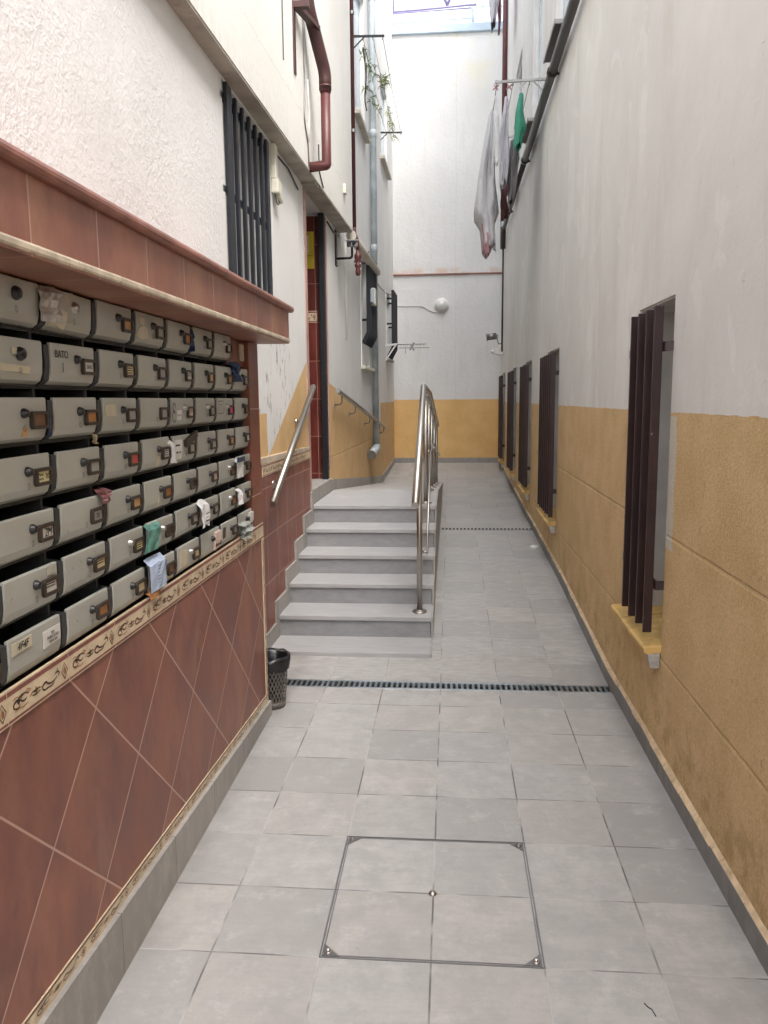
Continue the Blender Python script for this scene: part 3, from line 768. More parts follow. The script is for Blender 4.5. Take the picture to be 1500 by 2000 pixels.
# ------------------------------------------------------------------ stairs + landing
ST = empty('staircase', (-.6, 2.1, 0), 'grey tiled staircase of six wide steps rising to the entrance landing', 'stairs')
SY = [2.064 + .334 * k for k in range(6)]; SZ = [.046 + .144 * k for k in range(6)]
for k in range(6):
    w = MB(); ya, za = SY[k], SZ[k]; yb = SY[k + 1] + .03 if k < 5 else 4.9
    zprev = SZ[k - 1] if k else -.02
    w.prism([(ya, za - .03), (ya, za), (yb, za), (yb, za - .03)], lambda y, z, d: (d, y, z), XL(ya) + .004, -.074)
    t = w.build('tread', 'grey_stair_tile', ST, bevel=.003)
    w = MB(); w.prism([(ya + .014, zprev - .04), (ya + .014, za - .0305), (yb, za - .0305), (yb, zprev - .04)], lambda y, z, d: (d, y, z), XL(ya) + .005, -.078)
    w.build('riser', 'shaded_bluish_riser_tile', ST)
w = MB()   # outer side tiles, stepped, running on beside landing and ramp
P = [(SY[0] + .006, .0)]
for k in range(6):
    P += [(SY[k] + .006, SZ[k] - .004), ((SY[k + 1] if k < 5 else 4.9) + .006, SZ[k] - .004)]
top = P[1:]
for (a, za), (b, zb) in zip(top, top[1:]):
    if b - a > .01: w.hexa([(-.074, a, -.05), (-.062, a, -.05), (-.062, b, -.05), (-.074, b, -.05), (-.074, a, za), (-.062, a, za), (-.062, b, zb), (-.074, b, zb)])
w.hexa([(-.074, 4.906, -.05), (-.062, 4.906, -.05), (-.062, 9.8, -.05), (-.074, 9.8, -.05), (-.074, 4.906, zl(4.906) - .003), (-.062, 4.906, zl(4.906) - .003), (-.062, 9.8, zl(9.8)), (-.074, 9.8, zl(9.8))])
w.build('side_cladding', 'grey_skirting_tile', ST)
w = MB()
w.hexa([(-1.25, 4.9, .0), (-.074, 4.9, .0), (-.074, 9.8, .0), (-1.25, 9.8, .0), (-1.25, 4.9, .7655), (-.074, 4.9, .7655), (-.074, 9.8, .326), (-1.25, 9.8, .326)])
struct(w.build('upper_ramp', 'ramp_tile'))
# stepped skirting on the left
w = MB()
for k in range(6):
    ya = SY[k] - .07; yb = SY[k + 1] - .07 if k < 5 else 3.735
    if k == 0: ya = 1.16
    zb = max(0, SZ[k] - .17); zt = SZ[k] + .115 if k else .155
    w.prism([(ya, zb), (yb, zb), (yb, zt), (ya, zt)], FL, -.026 - .0004 * k, .001)
w.build('stepped_skirting', 'grey_skirting_tile', ST, bevel=.002)
w = MB()
for a, b in ((3.735, 4.9), (4.9, 9.75), (9.75, 12.3)):
    za, zb = zl(a), zl(b); h = .105
    w.hexa([(XL(a) - .002, a, za - .02), (XL(a) + .014, a, za - .02), (XL(b) + .014, b, zb - .02), (XL(b) - .002, b, zb - .02),
            (XL(a) - .002, a, za + (h if a > 4.7 else .095)), (XL(a) + .014, a, za + (h if a > 4.7 else .095)), (XL(b) + .014, b, zb + h), (XL(b) - .002, b, zb + h)])
w.build('wall_skirting', 'grey_skirting_tile', LB)

# ------------------------------------------------------------------ mailbox wall
MW = empty('mailbox_wall', (-1.0, -1, 0), 'tiled brick-red mailbox surround with diagonal tiles below and an overhanging tiled canopy', 'wall')
YM0, YM1 = -3.2, 1.145
w = MB(); w.box(-1.22, -.900, YM0, YM1, -.02, .950); w.build('lower_panel', 'terracotta_diagonal', MW)
FM = lambda u, v, d: (-.900 + d, u, v)
listello('patterned_border', MW, FM, YM0, YM1, .948, 1.026, .2775, proud=.004, start=-1.232)
ztop = lambda y: .19 - .0594 * (y + .7)
w = MB(); wh = .040; y = YM1 - .002
def slope_strip():
    w = MB(); n = 16
    fn = lambda u, v, d: (-.900 + d, u, ztop(u) + v)
    for i in range(n):
        a = YM0 + (YM1 - YM0) * i / n; b = YM0 + (YM1 - YM0) * (i + 1) / n
        w.prism([(a, -.03), (b, -.03), (b, wh), (a, wh)], fn, -.004, .004)
    w.face([fn(YM0, wh - .007, .0046), fn(YM1, wh - .007, .0046), fn(YM1, wh - .002, .0046), fn(YM0, wh - .002, .0046)], 2)
    u = -1.232 - .2775 * 8
    while u < YM1 - .2775:
        if u > YM0: motif(w, fn, u, .004, .2775, wh - .012, .0048)
        u += .2775
    return w.build('patterned_foot_strip', LIST, MW)
slope_strip()
w = MB(); fnv = lambda u, v, d: (-.900 + d, YM1 - .036 + v, u)
w.prism([(.12, 0), (.12, .036), (.947, .036), (.947, 0)], lambda a, b, d: fnv(a, b, d), -.004, .0045)
for q in range(3): motif(w, fnv, .125 + q * .2775, .005, .2775, .026, .0052, flip=True)
w.build('patterned_edge_strip', LIST, MW)
w = MB(); n = 14
for i in range(n):
    a = YM0 + (YM1 + .012 - YM0) * i / n; b = YM0 + (YM1 + .012 - YM0) * (i + 1) / n
    w.hexa([(-.92, a, -.02), (-.882, a, -.02), (-.882, b, -.02), (-.92, b, -.02), (-.92, a, ztop(a)), (-.882, a, ztop(a) - .004), (-.882, b, ztop(b) - .004), (-.92, b, ztop(b))])
w.build('skirting', 'grey_skirting_tile', MW)
w = MB(); w.box(-1.22, -.898, .962, YM1, 1.0265, 1.915); w.build('pillar', 'terracotta_pillar', MW, bevel=.003)
w = MB(); w.box(-1.22, -1.045, YM0, .962, 1.0265, 1.915); w.build('back_panel', 'mailbox_black', MW)
w = MB(); w.box(-1.04, -.925, .684, .9615, 1.797, 1.914); fl = w.build('infill_tile', 'terracotta_pillar', MW)
w = MB(); w.box(-.925, -.914, .875, .945, 1.822, 1.900); w.build('cover_plate', 'cream_trim', fl, bevel=.004)
# canopy
w = MB(); w.box(-1.20, -.7505, YM0, 1.205, 1.919, 2.072); can = w.build('canopy', 'terracotta_canopy', MW)
w = MB(); w.box(-.768, -.7455, YM0, 1.212, 1.9235, 1.9445); w.build('canopy_trim', 'cream_trim', can, bevel=.006)
w = MB(); w.box(-1.20, -.728, YM0, 1.245, 2.0725, 2.102); w.build('canopy_capping', 'terracotta_edge', can, bevel=.011)

# ------------------------------------------------------------------ mailboxes
CP, RP = .273, .1315
LX = -.938
def make_proto():
    r = empty('mailbox', (LX, 0, 0), 'grey mailbox', 'mailbox', 'mailboxes set in the tiled wall')
    w = MB(); t = .0055; zt = RP
    for q in ((0, t, 0, zt), (CP - t, CP, 0, zt), (t, CP - t, 0, .007), (t, CP - t, zt - .008, zt)):
        w.box(LX - .10, LX + (.004 if q[3] > .01 else .010), q[0] + .0004, q[1] - .0004, q[2] + .0004, q[3] - .0004)
    for a_, b_ in ((.0085, .0325), (CP - .0070, CP - .0058)): w.prism([(LX - .09, .003), (LX + .014, .003), (LX + .026, .014), (LX + .031, .045), (LX + .031, .096), (LX - .09, .112)], lambda x, z, d: (x, d, z), a_, b_)
    w.box(LX - .02, LX + .014, .0056, CP - .0056, -.0014, .0008)
    w.build('housing', 'mailbox_black', r, origin=(LX, 0, 0))
    w = MB(); w.box(LX - .105, LX - .1005, .001, CP - .001, .001, zt - .001); w.build('back', 'slot_black', r, origin=(LX, 0, 0))
    w = MB()
    outer = [(.003, .002), (.016, .003), (.027, .011), (.033, .028), (.0352, .055), (.036, .090), (.0358, .1000), (.034, .1030), (.0265, .1030)]
    inner = [(.0265, .092), (.028, .058), (.025, .032), (.017, .014), (.003, .008)]
    w.prism([(LX + a, b) for a, b in outer + inner], lambda x, z, d: (x, d, z), .033, CP - .007)
    w.build('lid', 'mailbox_lid', r, origin=(LX, 0, 0), bevel=.0012)
    w = MB(); w.lathe((LX + .0345, .162, .068), [(.0001, .014), (.007, .014), (.009, .012), (.009, .008), (.0115, .006), (.0115, 0)], 14, 'X')
    w.build('lock', 'lock_black', r, origin=(LX, 0, 0))
    w = MB(); X0 = LX + .0350
    c = [(.187, .037), (.191, .031), (.258, .031), (.262, .037), (.262, .066), (.258, .072), (.191, .072), (.187, .066)]
    i_ = [(.196, .039), (.196, .039), (.253, .039), (.253, .039), (.253, .064), (.253, .064), (.196, .064), (.196, .064)]
    for k in range(8):
        k2 = (k + 1) % 8
        pts = [c[k], c[k2], i_[k2], i_[k]]
        w.prism(pts if i_[k] != i_[k2] else pts[:3], lambda u, v, d: (X0 + d, u, v), 0, .009)
    f = w.build('card_frame', 'frame_brown', r, origin=(LX, 0, 0))
    w = MB(); w.box(X0, X0 + .0034, .1955, .2535, .0385, .0645); w.build('name_card', 'card_grey', f, origin=(LX, 0, 0))
    w = MB()   # small oval number ring under the lock
    w.ribbon(arc(.164, .034, .0055, 0, 360, 13, .0075), .0012, lambda u, v, d: (LX + .0356 + d, u, v), .0006)
    w.ribbon([(.161, .037), (.166, .037), (.163, .031), (.167, .031)], .0010, lambda u, v, d: (LX + .0356 + d, u, v), .0006)
    w.build('number_ring', 'ink', r, origin=(LX, 0, 0))
    return r
def copy_tree(o, parent=None):
    c = o.copy(); COL.objects.link(c); c.parent = parent; WORG[c] = WORG[o]
    for ch in list(o.children): copy_tree(ch, c)
    return c
ORD = ['first', 'second', 'third', 'fourth', 'fifth', 'sixth', 'seventh', 'eighth', 'ninth']
CARDS = {1: ['none', 'none', 'tan', 'grey', 'orange', 'grey', 'cream'],
         2: ['none', 'white', 'cream', 'grey', 'white', 'tan', 'orange', 'white'],
         3: ['brown', 'orange', 'grey', 'grey', 'rose', 'grey', 'pink', 'brown'],
         4: ['yellow', 'grey', 'red', 'white', 'grey', 'grey', 'tan', 'white'],
         5: ['white', 'grey', 'tan', 'orange', 'black', 'rose', 'brown', 'brown'],
         6: ['white', 'cream', 'yellow', 'dark brown', 'grey', 'grey', 'orange', 'tan'],
         7: ['none', 'orange', 'cream', 'brown', 'cream', 'rose', 'grey', 'white']}
SILVER = {(1, 2), (3, 5), (3, 6), (3, 7), (6, 3), (6, 4), (7, 5), (5, 7), (6, 7), (1, 7)}
proto = make_proto()
BOX = {}
first = True
for r in range(1, 8):
    for c in range(0, 9):
        if r == 1 and c == 8: continue
        b = proto if first else copy_tree(proto)
        y0b = -1.504 + CP * c; zb = 1.915 - RP * (r - 1) - .103
        b.location = (LX, y0b, zb); WORG[b] = Vector((LX, 0, 0)); b['o'] = 0; del b['o']
        BOX[(r, c)] = b; first = False
def sub(b, nm): return [k for k in b.children_recursive if k.name.split('.')[0] == nm]
for (r, c), b in BOX.items():
    card = CARDS[r][c - 1] if c else ('white' if r < 6 else 'cream')
    if card == 'none':
        for k in sub(b, 'name_card') + sub(b, 'card_frame'): bpy.data.objects.remove(k)
    else:
        k = sub(b, 'name_card')[0]; k.material_slots[0].link = 'OBJECT'; k.material_slots[0].material = MATS['card_' + card.replace(' ', '_')]
    if (r, c) in SILVER:
        k = sub(b, 'lock')[0]; k.material_slots[0].link = 'OBJECT'; k.material_slots[0].material = MATS['lock_silver']
    if (r, c) in {(5, 2), (3, 4), (7, 1)}:
        k = sub(b, 'lock')[0]; k.scale = (.3, .8, 1); k.location.x += .012
    if (r, c) not in {(3, 1), (4, 1), (1, 1), (5, 1), (3, 2), (4, 2), (3, 3), (4, 3), (6, 2), (7, 2), (5, 3), (7, 3)} and (r * 7 + c * 3) % 4 == 0:
        for k in sub(b, 'number_ring'): bpy.data.objects.remove(k)
    # doors never sit quite alike
    l = sub(b, 'lid')[0]; rs = random.Random(r * 31 + c)
    l.rotation_euler = (rs.uniform(-.007, .007), rs.uniform(-.010, .003), rs.uniform(-.003, .003))
    row = ORD[r - 1]; colw = ORD[8 - c]
    desc = {'none': 'with no name frame', 'black': 'with a burnt black name card'}.get(card, 'with a %s name card' % card)
    if (r, c) == (2, 2): desc = 'hand lettered BATO J'
    if (r, c) == (7, 1): desc = 'with taped 4F 4F note'
    if (r, c) == (5, 1): desc = 'with white card marked 2M'
    if (r, c) == (1, 2): desc = 'patched with crumpled tape'
    if (r, c) == (2, 1): desc = 'with two cream tape strips'
    b['label'] = 'grey mailbox %s, %s row down, %s from the pillar' % (desc, row, colw)
# marks, stickers and lettering
fx = LX + .0352
def bx(r, c): return BOX[(r, c)].location
def patch(r, c, u0, u1, v0, v1, mat, name='sticker', ang=0, jag=0, dx=.0012):
    b = BOX[(r, c)]; L = b.location; w = MB(); cu, cv = (u0 + u1) / 2, (v0 + v1) / 2
    pts = []
    rs = random.Random(int(u0 * 9999) + r * 7 + c)
    for (u, v) in ((u0, v0), ((u0 + u1) / 2, v0), (u1, v0), (u1, cv), (u1, v1), (cu, v1), (u0, v1), (u0, cv)):
        u += rs.uniform(-jag, jag); v += rs.uniform(-jag, jag)
        pts.append((cu + (u - cu) * math.cos(ang) - (v - cv) * math.sin(ang), cv + (u - cu) * math.sin(ang) + (v - cv) * math.cos(ang)))
    def surf(v):  # lid face depth at height v
        return LX + lerp_tab([(.002, .003), (.003, .016), (.011, .027), (.028, .033), (.055, .0352), (.103, .036)], v)
    base = max(surf(v) for u, v in pts)
    w.prism(pts, lambda u, v, d: (surf(v) + d, L.y + u, L.z + v), .0006, dx + .0012)
    o = w.build(name, mat, None); P0 = WORG[o]
    o.parent = b; o.location = P0 - L; WORG[o] = P0
    return o
def scribble(r, c, strokes, wd, mat='ink', name='handwriting', lift=.0022):
    b = BOX[(r, c)]; L = b.location; w = MB()
    for s_ in strokes: w.ribbon(s_, wd, lambda u, v, d: (LX + .0354 + d, L.y + u, L.z + v), lift)
    o = w.build(name, mat, None); P0 = WORG[o]; o.parent = b; o.location = P0 - L; return o
def letters(r, c, s, u, v, size, mat='ink', name='handwriting', x=LX + .0380, shear=0, tilt=0, fw=1):
    b = BOX[(r, c)]; L = b.location
    WORG[b] = L.copy()
    o = text_part(name, s, size, (x, L.y + u, L.z + v), mat, b, (0, 1, tilt), (0, -tilt, 1), .0002, shear, fw)
    return o
letters(2, 2, 'BATO', .082, .076, .026, shear=.05); letters(2, 2, 'J', .086, .047, .026)
letters(2, 2, 'EATU', .229, .051, .014, x=LX + .0396, fw=.85)
letters(5, 1, '2M', .228, .050, .030, x=LX + .0396, shear=.3, fw=.85)
letters(5, 2, 'ZK', .228, .050, .018, x=LX + .0396, fw=.9)
letters(4, 1, 'Maria\nSuarez', .213, .0515, .0095, x=LX + .0396); letters(4, 1, '2C', .245, .051, .017, x=LX + .0396)
patch(7, 1, .042, .125, .068, .094, 'tape_cream', 'taped_note', .02, .0015)
letters(7, 1, '4F4F', .083, .081, .024, shear=.35, x=LX + .0398)
patch(7, 1, .178, .258, .042, .082, 'card_white', 'sticker', .02, .001); letters(7, 1, 'NO\nPUBLICIDAD\nGRACIAS', .218, .062, .0098, x=LX + .0398)
for (r, c, ln) in ((4, 4, 3), (2, 5, 2), (2, 3, 3), (6, 2, 2), (6, 3, 3), (3, 5, 2), (2, 8, 3), (6, 1, 2)):
    scribble(r, c, [[(.202 + .002 * k, .0585 - .007 * k), (.246 - .003 * ((k * 7 + r) % 3), .0585 - .007 * k)] for k in range(ln)], .0026, 'ink', 'name_writing', .0040)
# tapes, stickers and grime patches
patch(1, 2, .07, .16, .030, .1015, 'tape_grey', 'tape', .05, .004); patch(1, 2, .045, .125, .010, .060, 'tape_cream', 'tape', -.1, .005, .0016)
patch(2, 1, .13, .185, .066, .080, 'tape_cream', 'tape', 0, .001); patch(2, 1, .06, .205, .028, .044, 'tape_cream', 'tape', -.03, .001)
patch(1, 4, .04, .12, .022, .058, 'tape_cream', 'tape', .05, .006); patch(1, 4, .05, .09, .066, .084, 'tape_cream', 'tape', .05, .002)
patch(3, 3, .048, .115, .052, .084, 'tape_cream', 'sticker', 0, .001); patch(7, 5, .045, .125, .028, .086, 'tape_cream', 'sticker', .02, .002)
patch(3, 5, .085, .130, .045, .060, 'paper_white', 'sticker'); patch(3, 5, .085, .130, .026, .040, 'paper_white', 'sticker')
scribble(3, 5, [arc(.055, .07, .014, 0, 300, 9), arc(.05, .038, .018, 30, 330, 9)], .004, 'ink_blue', 'ink_scrawl')
scribble(3, 7, [[(.04, .04), (.04, .09), (.11, .09), (.11, .04), (.04, .04)], [(.06, .05), (.06, .075), (.09, .075)]], .003, 'card_dark_brown', 'ink_scrawl')
patch(7, 6, .185, .262, .018, .088, 'card_rose', 'sticker', 0, .001, .009); patch(7, 7, .045, .08, .04, .085, 'card_dark_brown', 'sticker')
patch(6, 1, .215, .252, .078, .098, 'tape_grey', 'tape'); patch(4, 5, .14, .27, .075, .100, 'frame_brown', 'flap', .25, .001, .012)
patch(4, 5, .045, .115, .020, .088, 'card_white', 'notice', 0, .001, .003); scribble(4, 5, [[(.045, .07), (.09, .07)], [(.05, .045), (.07, .045)], [(.08, .045), (.095, .045)]], .006, 'ink', 'handwriting', .0045)
patch(4, 4, .145, .175, .012, .045, 'tape_cream', 'tape'); patch(5, 4, .145, .175, .010, .040, 'tape_cream', 'tape')
patch(3, 1, .158, .180, .016, .034, 'card_tan', 'tape')
patch(7, 8, .20, .262, .018, .09, 'card_white', 'sticker', 0, .001, .009)
for (r, c) in ((1, 1), (2, 1), (1, 2)):
    k = sub(BOX[(r, c)], 'lock')[0]; k.scale = (1, 1.35, 1.35); k.location.z -= .024; k.location.y -= .055
BOX[(1, 2)].rotation_euler = (-.02, 0, 0)

# loose papers and plastic stuck in the boxes: things of their own
def crumple(name, mat, y, z, wy, hz, label, cat='paper', x=-.892, seed=1, amp=.012, n=5, lean=0, curl=0, fold=0, writing=None):
    rs = random.Random(seed); w = MB()
    off = [[rs.uniform(-1, 1) for _ in range(n + 1)] for _ in range(n + 1)]
    def pt(i, j):
        u = i / n; v = j / n
        ed = 1
        yy = y + (u - .5) * wy * (1 - .25 * curl * (1 - v)) + lean * (v - .5) * hz + rs_off(i, j, 1) * amp * .35
        zz = z + (v - .5) * hz - .02 * curl * abs(u - .5)
        xx = x + off[i][j] * amp * .5 + .5 * amp * math.sin(u * 5 + seed) + fold * math.sin(u * PI) * amp * 2
        if v > .8: xx -= (v - .8) * .10
        return (xx, yy, zz)
    def rs_off(i, j, k): return math.sin(i * 12.9 + j * 78.2 + seed * 3.1 + k)
    for i in range(n):
        for j in range(n):
            w.face([pt(i, j), pt(i + 1, j), pt(i + 1, j + 1), pt(i, j + 1)], 0, False)
    o = w.build(name, mat); 
    s = o.modifiers.new('thick', 'SOLIDIFY'); s.thickness = .0012
    tag(o, label, cat); return o
def at_box(r, c, u, v): L = bx(r, c); return L.y + u, L.z + v
y, z = at_box(6, 4, .035, .035); o = crumple('folded_flyer', 'paper_green', y, z + .025, .105, .082, 'green glossy folded flyer poking out between mailboxes in the sixth row', 'flyer', seed=3, amp=.003, lean=.6, x=-.884)
y, z = at_box(7, 4, .055, .075); o = crumple('leaflet', 'paper_blue', y, z, .14, .108, 'pale blue printed leaflet with a large R stuffed in a bottom row mailbox', 'leaflet', seed=5, amp=.004, x=-.880, curl=.3)
lw = MB()
for k in range(8): lw.ribbon([(y - .043, z + .04 - k * .011), (y - .043 + .018 + (k * 5 % 3) * .006, z + .04 - k * .011)], .0016, lambda u, v, d: (-.866 + d, u, v), 0)
po = lw.build('printed_text', 'ink_blue', o)
WORG[o] = WORG[o]
text_part('printed_letter', 'R', .034, (-.866, y + .028, z + .022), 'ink_blue', o, (0, 1, -.5), (0, .5, 1), .0002)
crumple('advert_strip', 'card_orange', y - .02, z - .068, .09, .022, 'orange edged advert slip under the pale blue leaflet', 'paper', seed=6, amp=.006, x=-.886)
y, z = at_box(6, 6, .030, .045); o = crumple('printed_notice', 'paper_white', y, z + .02, .11, .10, 'white printed paper tag hanging from a mailbox in the sixth row', 'paper', seed=8, amp=.006, x=-.884, curl=1)
lw = MB()
for k, wd in enumerate((.004, .002, .005, .002)): lw.ribbon([(y - .025, z + .015 - k * .014), (y + .02, z + .015 - k * .014)], wd, lambda u, v, d: (-.874 + d, u, v), 0)
lw.build('printed_text', 'ink', o)
y, z = at_box(5, 8, .02, .055); o = crumple('white_note', 'paper_white', y, z, .10, .085, 'white note under blue tape beside the pillar, fifth row', 'note', seed=9, amp=.004, x=-.886)
lw = MB(); lw.box(-.885, -.876, y - .05, y + .05, z + .030, z + .050); lw.build('blue_tape', 'blue_plastic', o)
y, z = at_box(6, 8, .005, .06); crumple('paper_curl', 'paper_white', y, z, .05, .07, 'curled white paper between the last two mailboxes of the sixth row', 'paper', seed=10, amp=.008, x=-.884)
y, z = at_box(2, 8, .025, .085); crumple('plastic_bag', 'blue_plastic', y, z, .085, .085, 'crumpled dark blue plastic bag hanging near the pillar, second row', 'bag', seed=11, amp=.028, x=-.885, lean=-.3)
y, z = at_box(5, 3, -.012, .10); crumple('crumpled_wrapper', 'maroon_paper', y, z, .055, .04, 'crumpled maroon and silver wrapper stuffed on top of the fifth row', 'wrapper', seed=12, amp=.02, x=-.885)
y, z = at_box(3, 2, .0, .045); crumple('rag', 'blue_plastic', y, z, .020, .07, 'dark blue rag squeezed between two mailboxes of the third row', 'rag', seed=13, amp=.008, x=-.9)
y, z = at_box(4, 3, .0, .125); crumple('paper_scrap', 'card_cream', y, z, .012, .030, 'small cream paper scrap on the divider above the fourth row', 'scrap', seed=14, amp=.01, x=-.915)
y, z = at_box(7, 8, .045, .03); crumple('clear_wrap', 'grey_plastic', y, z, .11, .075, 'grey plastic wrap hanging at the bottom row mailbox by the pillar', 'plastic', seed=15, amp=.03, x=-.88)
y, z = at_box(1, 2, .02, .06); crumple('torn_plastic', 'clear_plastic', y, z, .075, .085, 'torn cloudy plastic stuffed into the top row mailbox', 'plastic', seed=16, amp=.016, x=-.89)
y, z = at_box(1, 6, .0, .055); crumple('dark_ribbon', 'blue_plastic', y, z, .026, .09, 'thin dark blue plastic strip in the top row gap', 'plastic', seed=17, amp=.018, x=-.905)
y, z = at_box(4, 5, .008, .055); crumple('bent_card', 'paper_white', y, z, .04, .085, 'bent white card jammed beside the taped fourth row mailbox', 'card', seed=18, amp=.012, x=-.898, lean=-.4)
# ------------------------------------------------------------------ waste bin
BC = (-.905, 1.275)
bn = empty('waste_basket', (*BC, 0), 'small taupe perforated waste basket lined with a black bag beside the mailbox wall', 'bin')
H = .285; rb, rt = .070, .092
rr = lambda h: rb + (rt - rb) * h / H
w = MB(); seg = 40
w.lathe((*BC, 0), [(.0001, .002), (rb - .003, .002), (rb, 0), (rr(.035), .035), (rr(.035) - .003, .035)], 36)
w.lathe((*BC, 0), [(rr(H - .03), H - .03), (rt + .004, H), (rt, H), (rr(H - .03) - .004, H - .03)], 36)
nS = 26; rows_ = 10
def bp(a, h, d=0): r_ = rr(h) + d; return (BC[0] + r_ * math.cos(a), BC[1] + r_ * math.sin(a), h)
for sgn in (1, -1):
    for k in range(nS):
        for q in range(rows_):
            h0 = .033 + (H - .062) * q / rows_; h1 = .033 + (H - .062) * (q + 1) / rows_
            a0 = 2 * PI * k / nS + sgn * q * (PI / nS); a1 = a0 + sgn * PI / nS; hw = .034
            w.face([bp(a0 - hw, h0), bp(a0 + hw, h0), bp(a1 + hw, h1), bp(a1 - hw, h1)])
o = w.build('basket', 'bin_taupe', bn); s = o.modifiers.new('thick', 'SOLIDIFY'); s.thickness = .002
w = MB(); seg = 36
def bagring(rad, h, am, ph): return [(BC[0] + (rad + am * math.sin(5 * t + ph) + am * .6 * math.sin(11 * t + ph * 2)) * math.cos(t), BC[1] + (rad + am * math.sin(5 * t + ph) + am * .6 * math.sin(11 * t + ph * 2)) * math.sin(t), h + am * 1.2 * math.sin(7 * t + ph)) for t in [2 * PI * k / seg for k in range(seg)]]
rings = [bagring(.01, .09, 0, 0), bagring(rr(.09) - .02, .085, .004, 1), bagring(rr(.2) - .013, .2, .005, 2), bagring(rt - .004, H - .006, .002, 3), bagring(rt + .007, H + .006, .003, 1), bagring(rt + .011, H - .022, .003, 2), bagring(rr(H - .06) + .009, H - .072, .004, 4)]
i0 = len(w.v)
for rg in rings: w.v += rg
for i in range(len(rings) - 1):
    for k in range(seg):
        k2 = (k + 1) % seg; w.f.append((i0 + i * seg + k, i0 + i * seg + k2, i0 + (i + 1) * seg + k2, i0 + (i + 1) * seg + k)); w.mi.append(0); w.sm.append(True)
w.build('bin_bag', 'bin_bag_black', bn)

# ------------------------------------------------------------------ drains and access cover
def drain(x0, x1, y0, y1, z, pitch, label, slotw):
    d = empty('drain_grate', ((x0 + x1) / 2, (y0 + y1) / 2, z - .03), label, 'drain', 'channel drains across the paving')
    w = MB(); w.box(x0, x1, y0 + .002, y1 - .002, z - .026, z - .022); w.build('channel', 'drain_dark', d)
    w = MB(); e = .018
    w.box(x0, x1, y0 + .001, y0 + e, z - .02, z + .001); w.box(x0, x1, y1 - e, y1 - .001, z - .02, z + .001)
    x = x0
    while x < x1 - .001:
        w.box(x, min(x + pitch - slotw, x1), y0 + e, y1 - e, z - .02, z + .0005); x += pitch
    w.build('grate', 'galvanised', d, bevel=.0015)
drain(-1.10, .958, 1.567, 1.689, .0, .0312, 'galvanised slotted drain grate across the courtyard in front of the stairs', .0155)
dz = zr(6.05) + .006
d2 = empty('drain_grate', (.45, 6.05, zr(6.05)), 'thin dark slotted drain crossing the sloping path halfway up', 'drain', 'channel drains across the paving')
w = MB(); zt = zr(6.05) + .004
w.hexa([(-.055, 6.0, zt - .02), (.957, 6.0, zt - .02), (.957, 6.10, zt - .02), (-.055, 6.10, zt - .02), (-.055, 6.0, zt), (.957, 6.0, zt), (.957, 6.10, zt + .003), (-.055, 6.10, zt + .003)])
gr2 = w.build('grate', 'ramp_tile', d2)
w = MB()
for k in range(25):
    x = -.04 + k * .0405; w.box(x, x + .022, 6.015, 6.085, zt - .002, zt + .0045)
sl = w.build('slots', 'drain_dark', gr2)
mc = empty('access_cover', (0, -.33, 0), 'square recessed floor access cover tiled like the paving with corner screws', 'manhole cover')
w = MB(); a, b, c, e = -.333, .333, -.663, .003; t = .0045
for q in ((a, b, c, c + t), (a, b, e - t, e), (a, a + t, c + t, e - t), (b - t, b, c + t, e - t)): w.box(*q, .0006, .0022)
for q in ((a + .009, b - .009, c + .009, c + .0125), (a + .009, b - .009, e - .0125, e - .009), (a + .009, a + .0125, c + .0125, e - .0125), (b - .0125, b - .009, c + .0125, e - .0125)): w.box(*q, .0006, .0018)
w.build('cover_frame', 'dull_steel', mc)
for sx, sy in ((-1, -1), (1, -1), (-1, 1), (1, 1)):
    cx, cy = sx * .333, -.33 + sy * .333
    w = MB(); w.prism([(cx - sx * .0075, cy - sy * .0075), (cx - sx * .062, cy - sy * .0075), (cx - sx * .0075, cy - sy * .062)][::(1 if sx * sy > 0 else -1)], lambda u, v, d: (u, v, d), .0007, .0025)
    w.build('corner_plate', 'dull_steel', mc)
    w = MB(); w.lathe((cx - sx * .025, cy - sy * .025, .0025), [(.0115, 0), (.0115, .003), (.009, .004), (.0055, .003), (.0045, .0005), (.0001, .0004)], 18)
    w.build('corner_screw', 'stainless' if sy < 0 else 'dull_steel', mc)
w = MB(); w.lathe((-.002, -.332, .0), [(.014, 0), (.0135, .004), (.010, .008), (.005, .0105), (.0001, .011)], 20); w.build('centre_stud', 'stainless', mc)

# ------------------------------------------------------------------ stainless handrails
def roundend(mb, a, b, r): mb.tube([a, b], r, 20)
def bend(pts, rad=.06, n=5):
    pts = [Vector(p) for p in pts]; out = [pts[0]]
    for i in range(1, len(pts) - 1):
        a = (pts[i - 1] - pts[i]); b = (pts[i + 1] - pts[i]); r_ = min(rad, a.length * .45, b.length * .45)
        p0 = pts[i] + a.normalized() * r_; p1 = pts[i] + b.normalized() * r_
        for k in range(n + 1):
            t = k / n; out.append((p0 * (1 - t) + pts[i] * t) * (1 - t) + (pts[i] * (1 - t) + p1 * t) * t)
    out.append(pts[-1]); return out
RX = -.155
cr = empty('handrail', (RX, 4, 0), 'long stainless steel handrail with posts along the open side of the stairs', 'handrail')
top = [(RX, 1.93, 1.01), (RX, 3.42, 1.735), (RX + .005, 4.9, 1.70), (RX + .01, 9.6, 1.235)]
w = MB(); w.tube([top[0]] + bend(top[:3], .03)[1:-1] + bend(top[1:], .05)[1:], .0235, 20); w.build('top_rail', 'stainless', cr)
w = MB(); lo = [(RX + .045, 2.72, .57), (RX + .045, 3.50, 1.10), (RX + .045, 3.80, 1.20), (RX + .045, 4.9, 1.215), (RX + .05, 9.5, .77)]
w.tube(bend(lo, .15), .0085, 12); w.tube([(RX + .045, 2.72, .57), (RX + .01, 2.74, .575)], .0085, 10); w.build('lower_rail', 'stainless', cr)
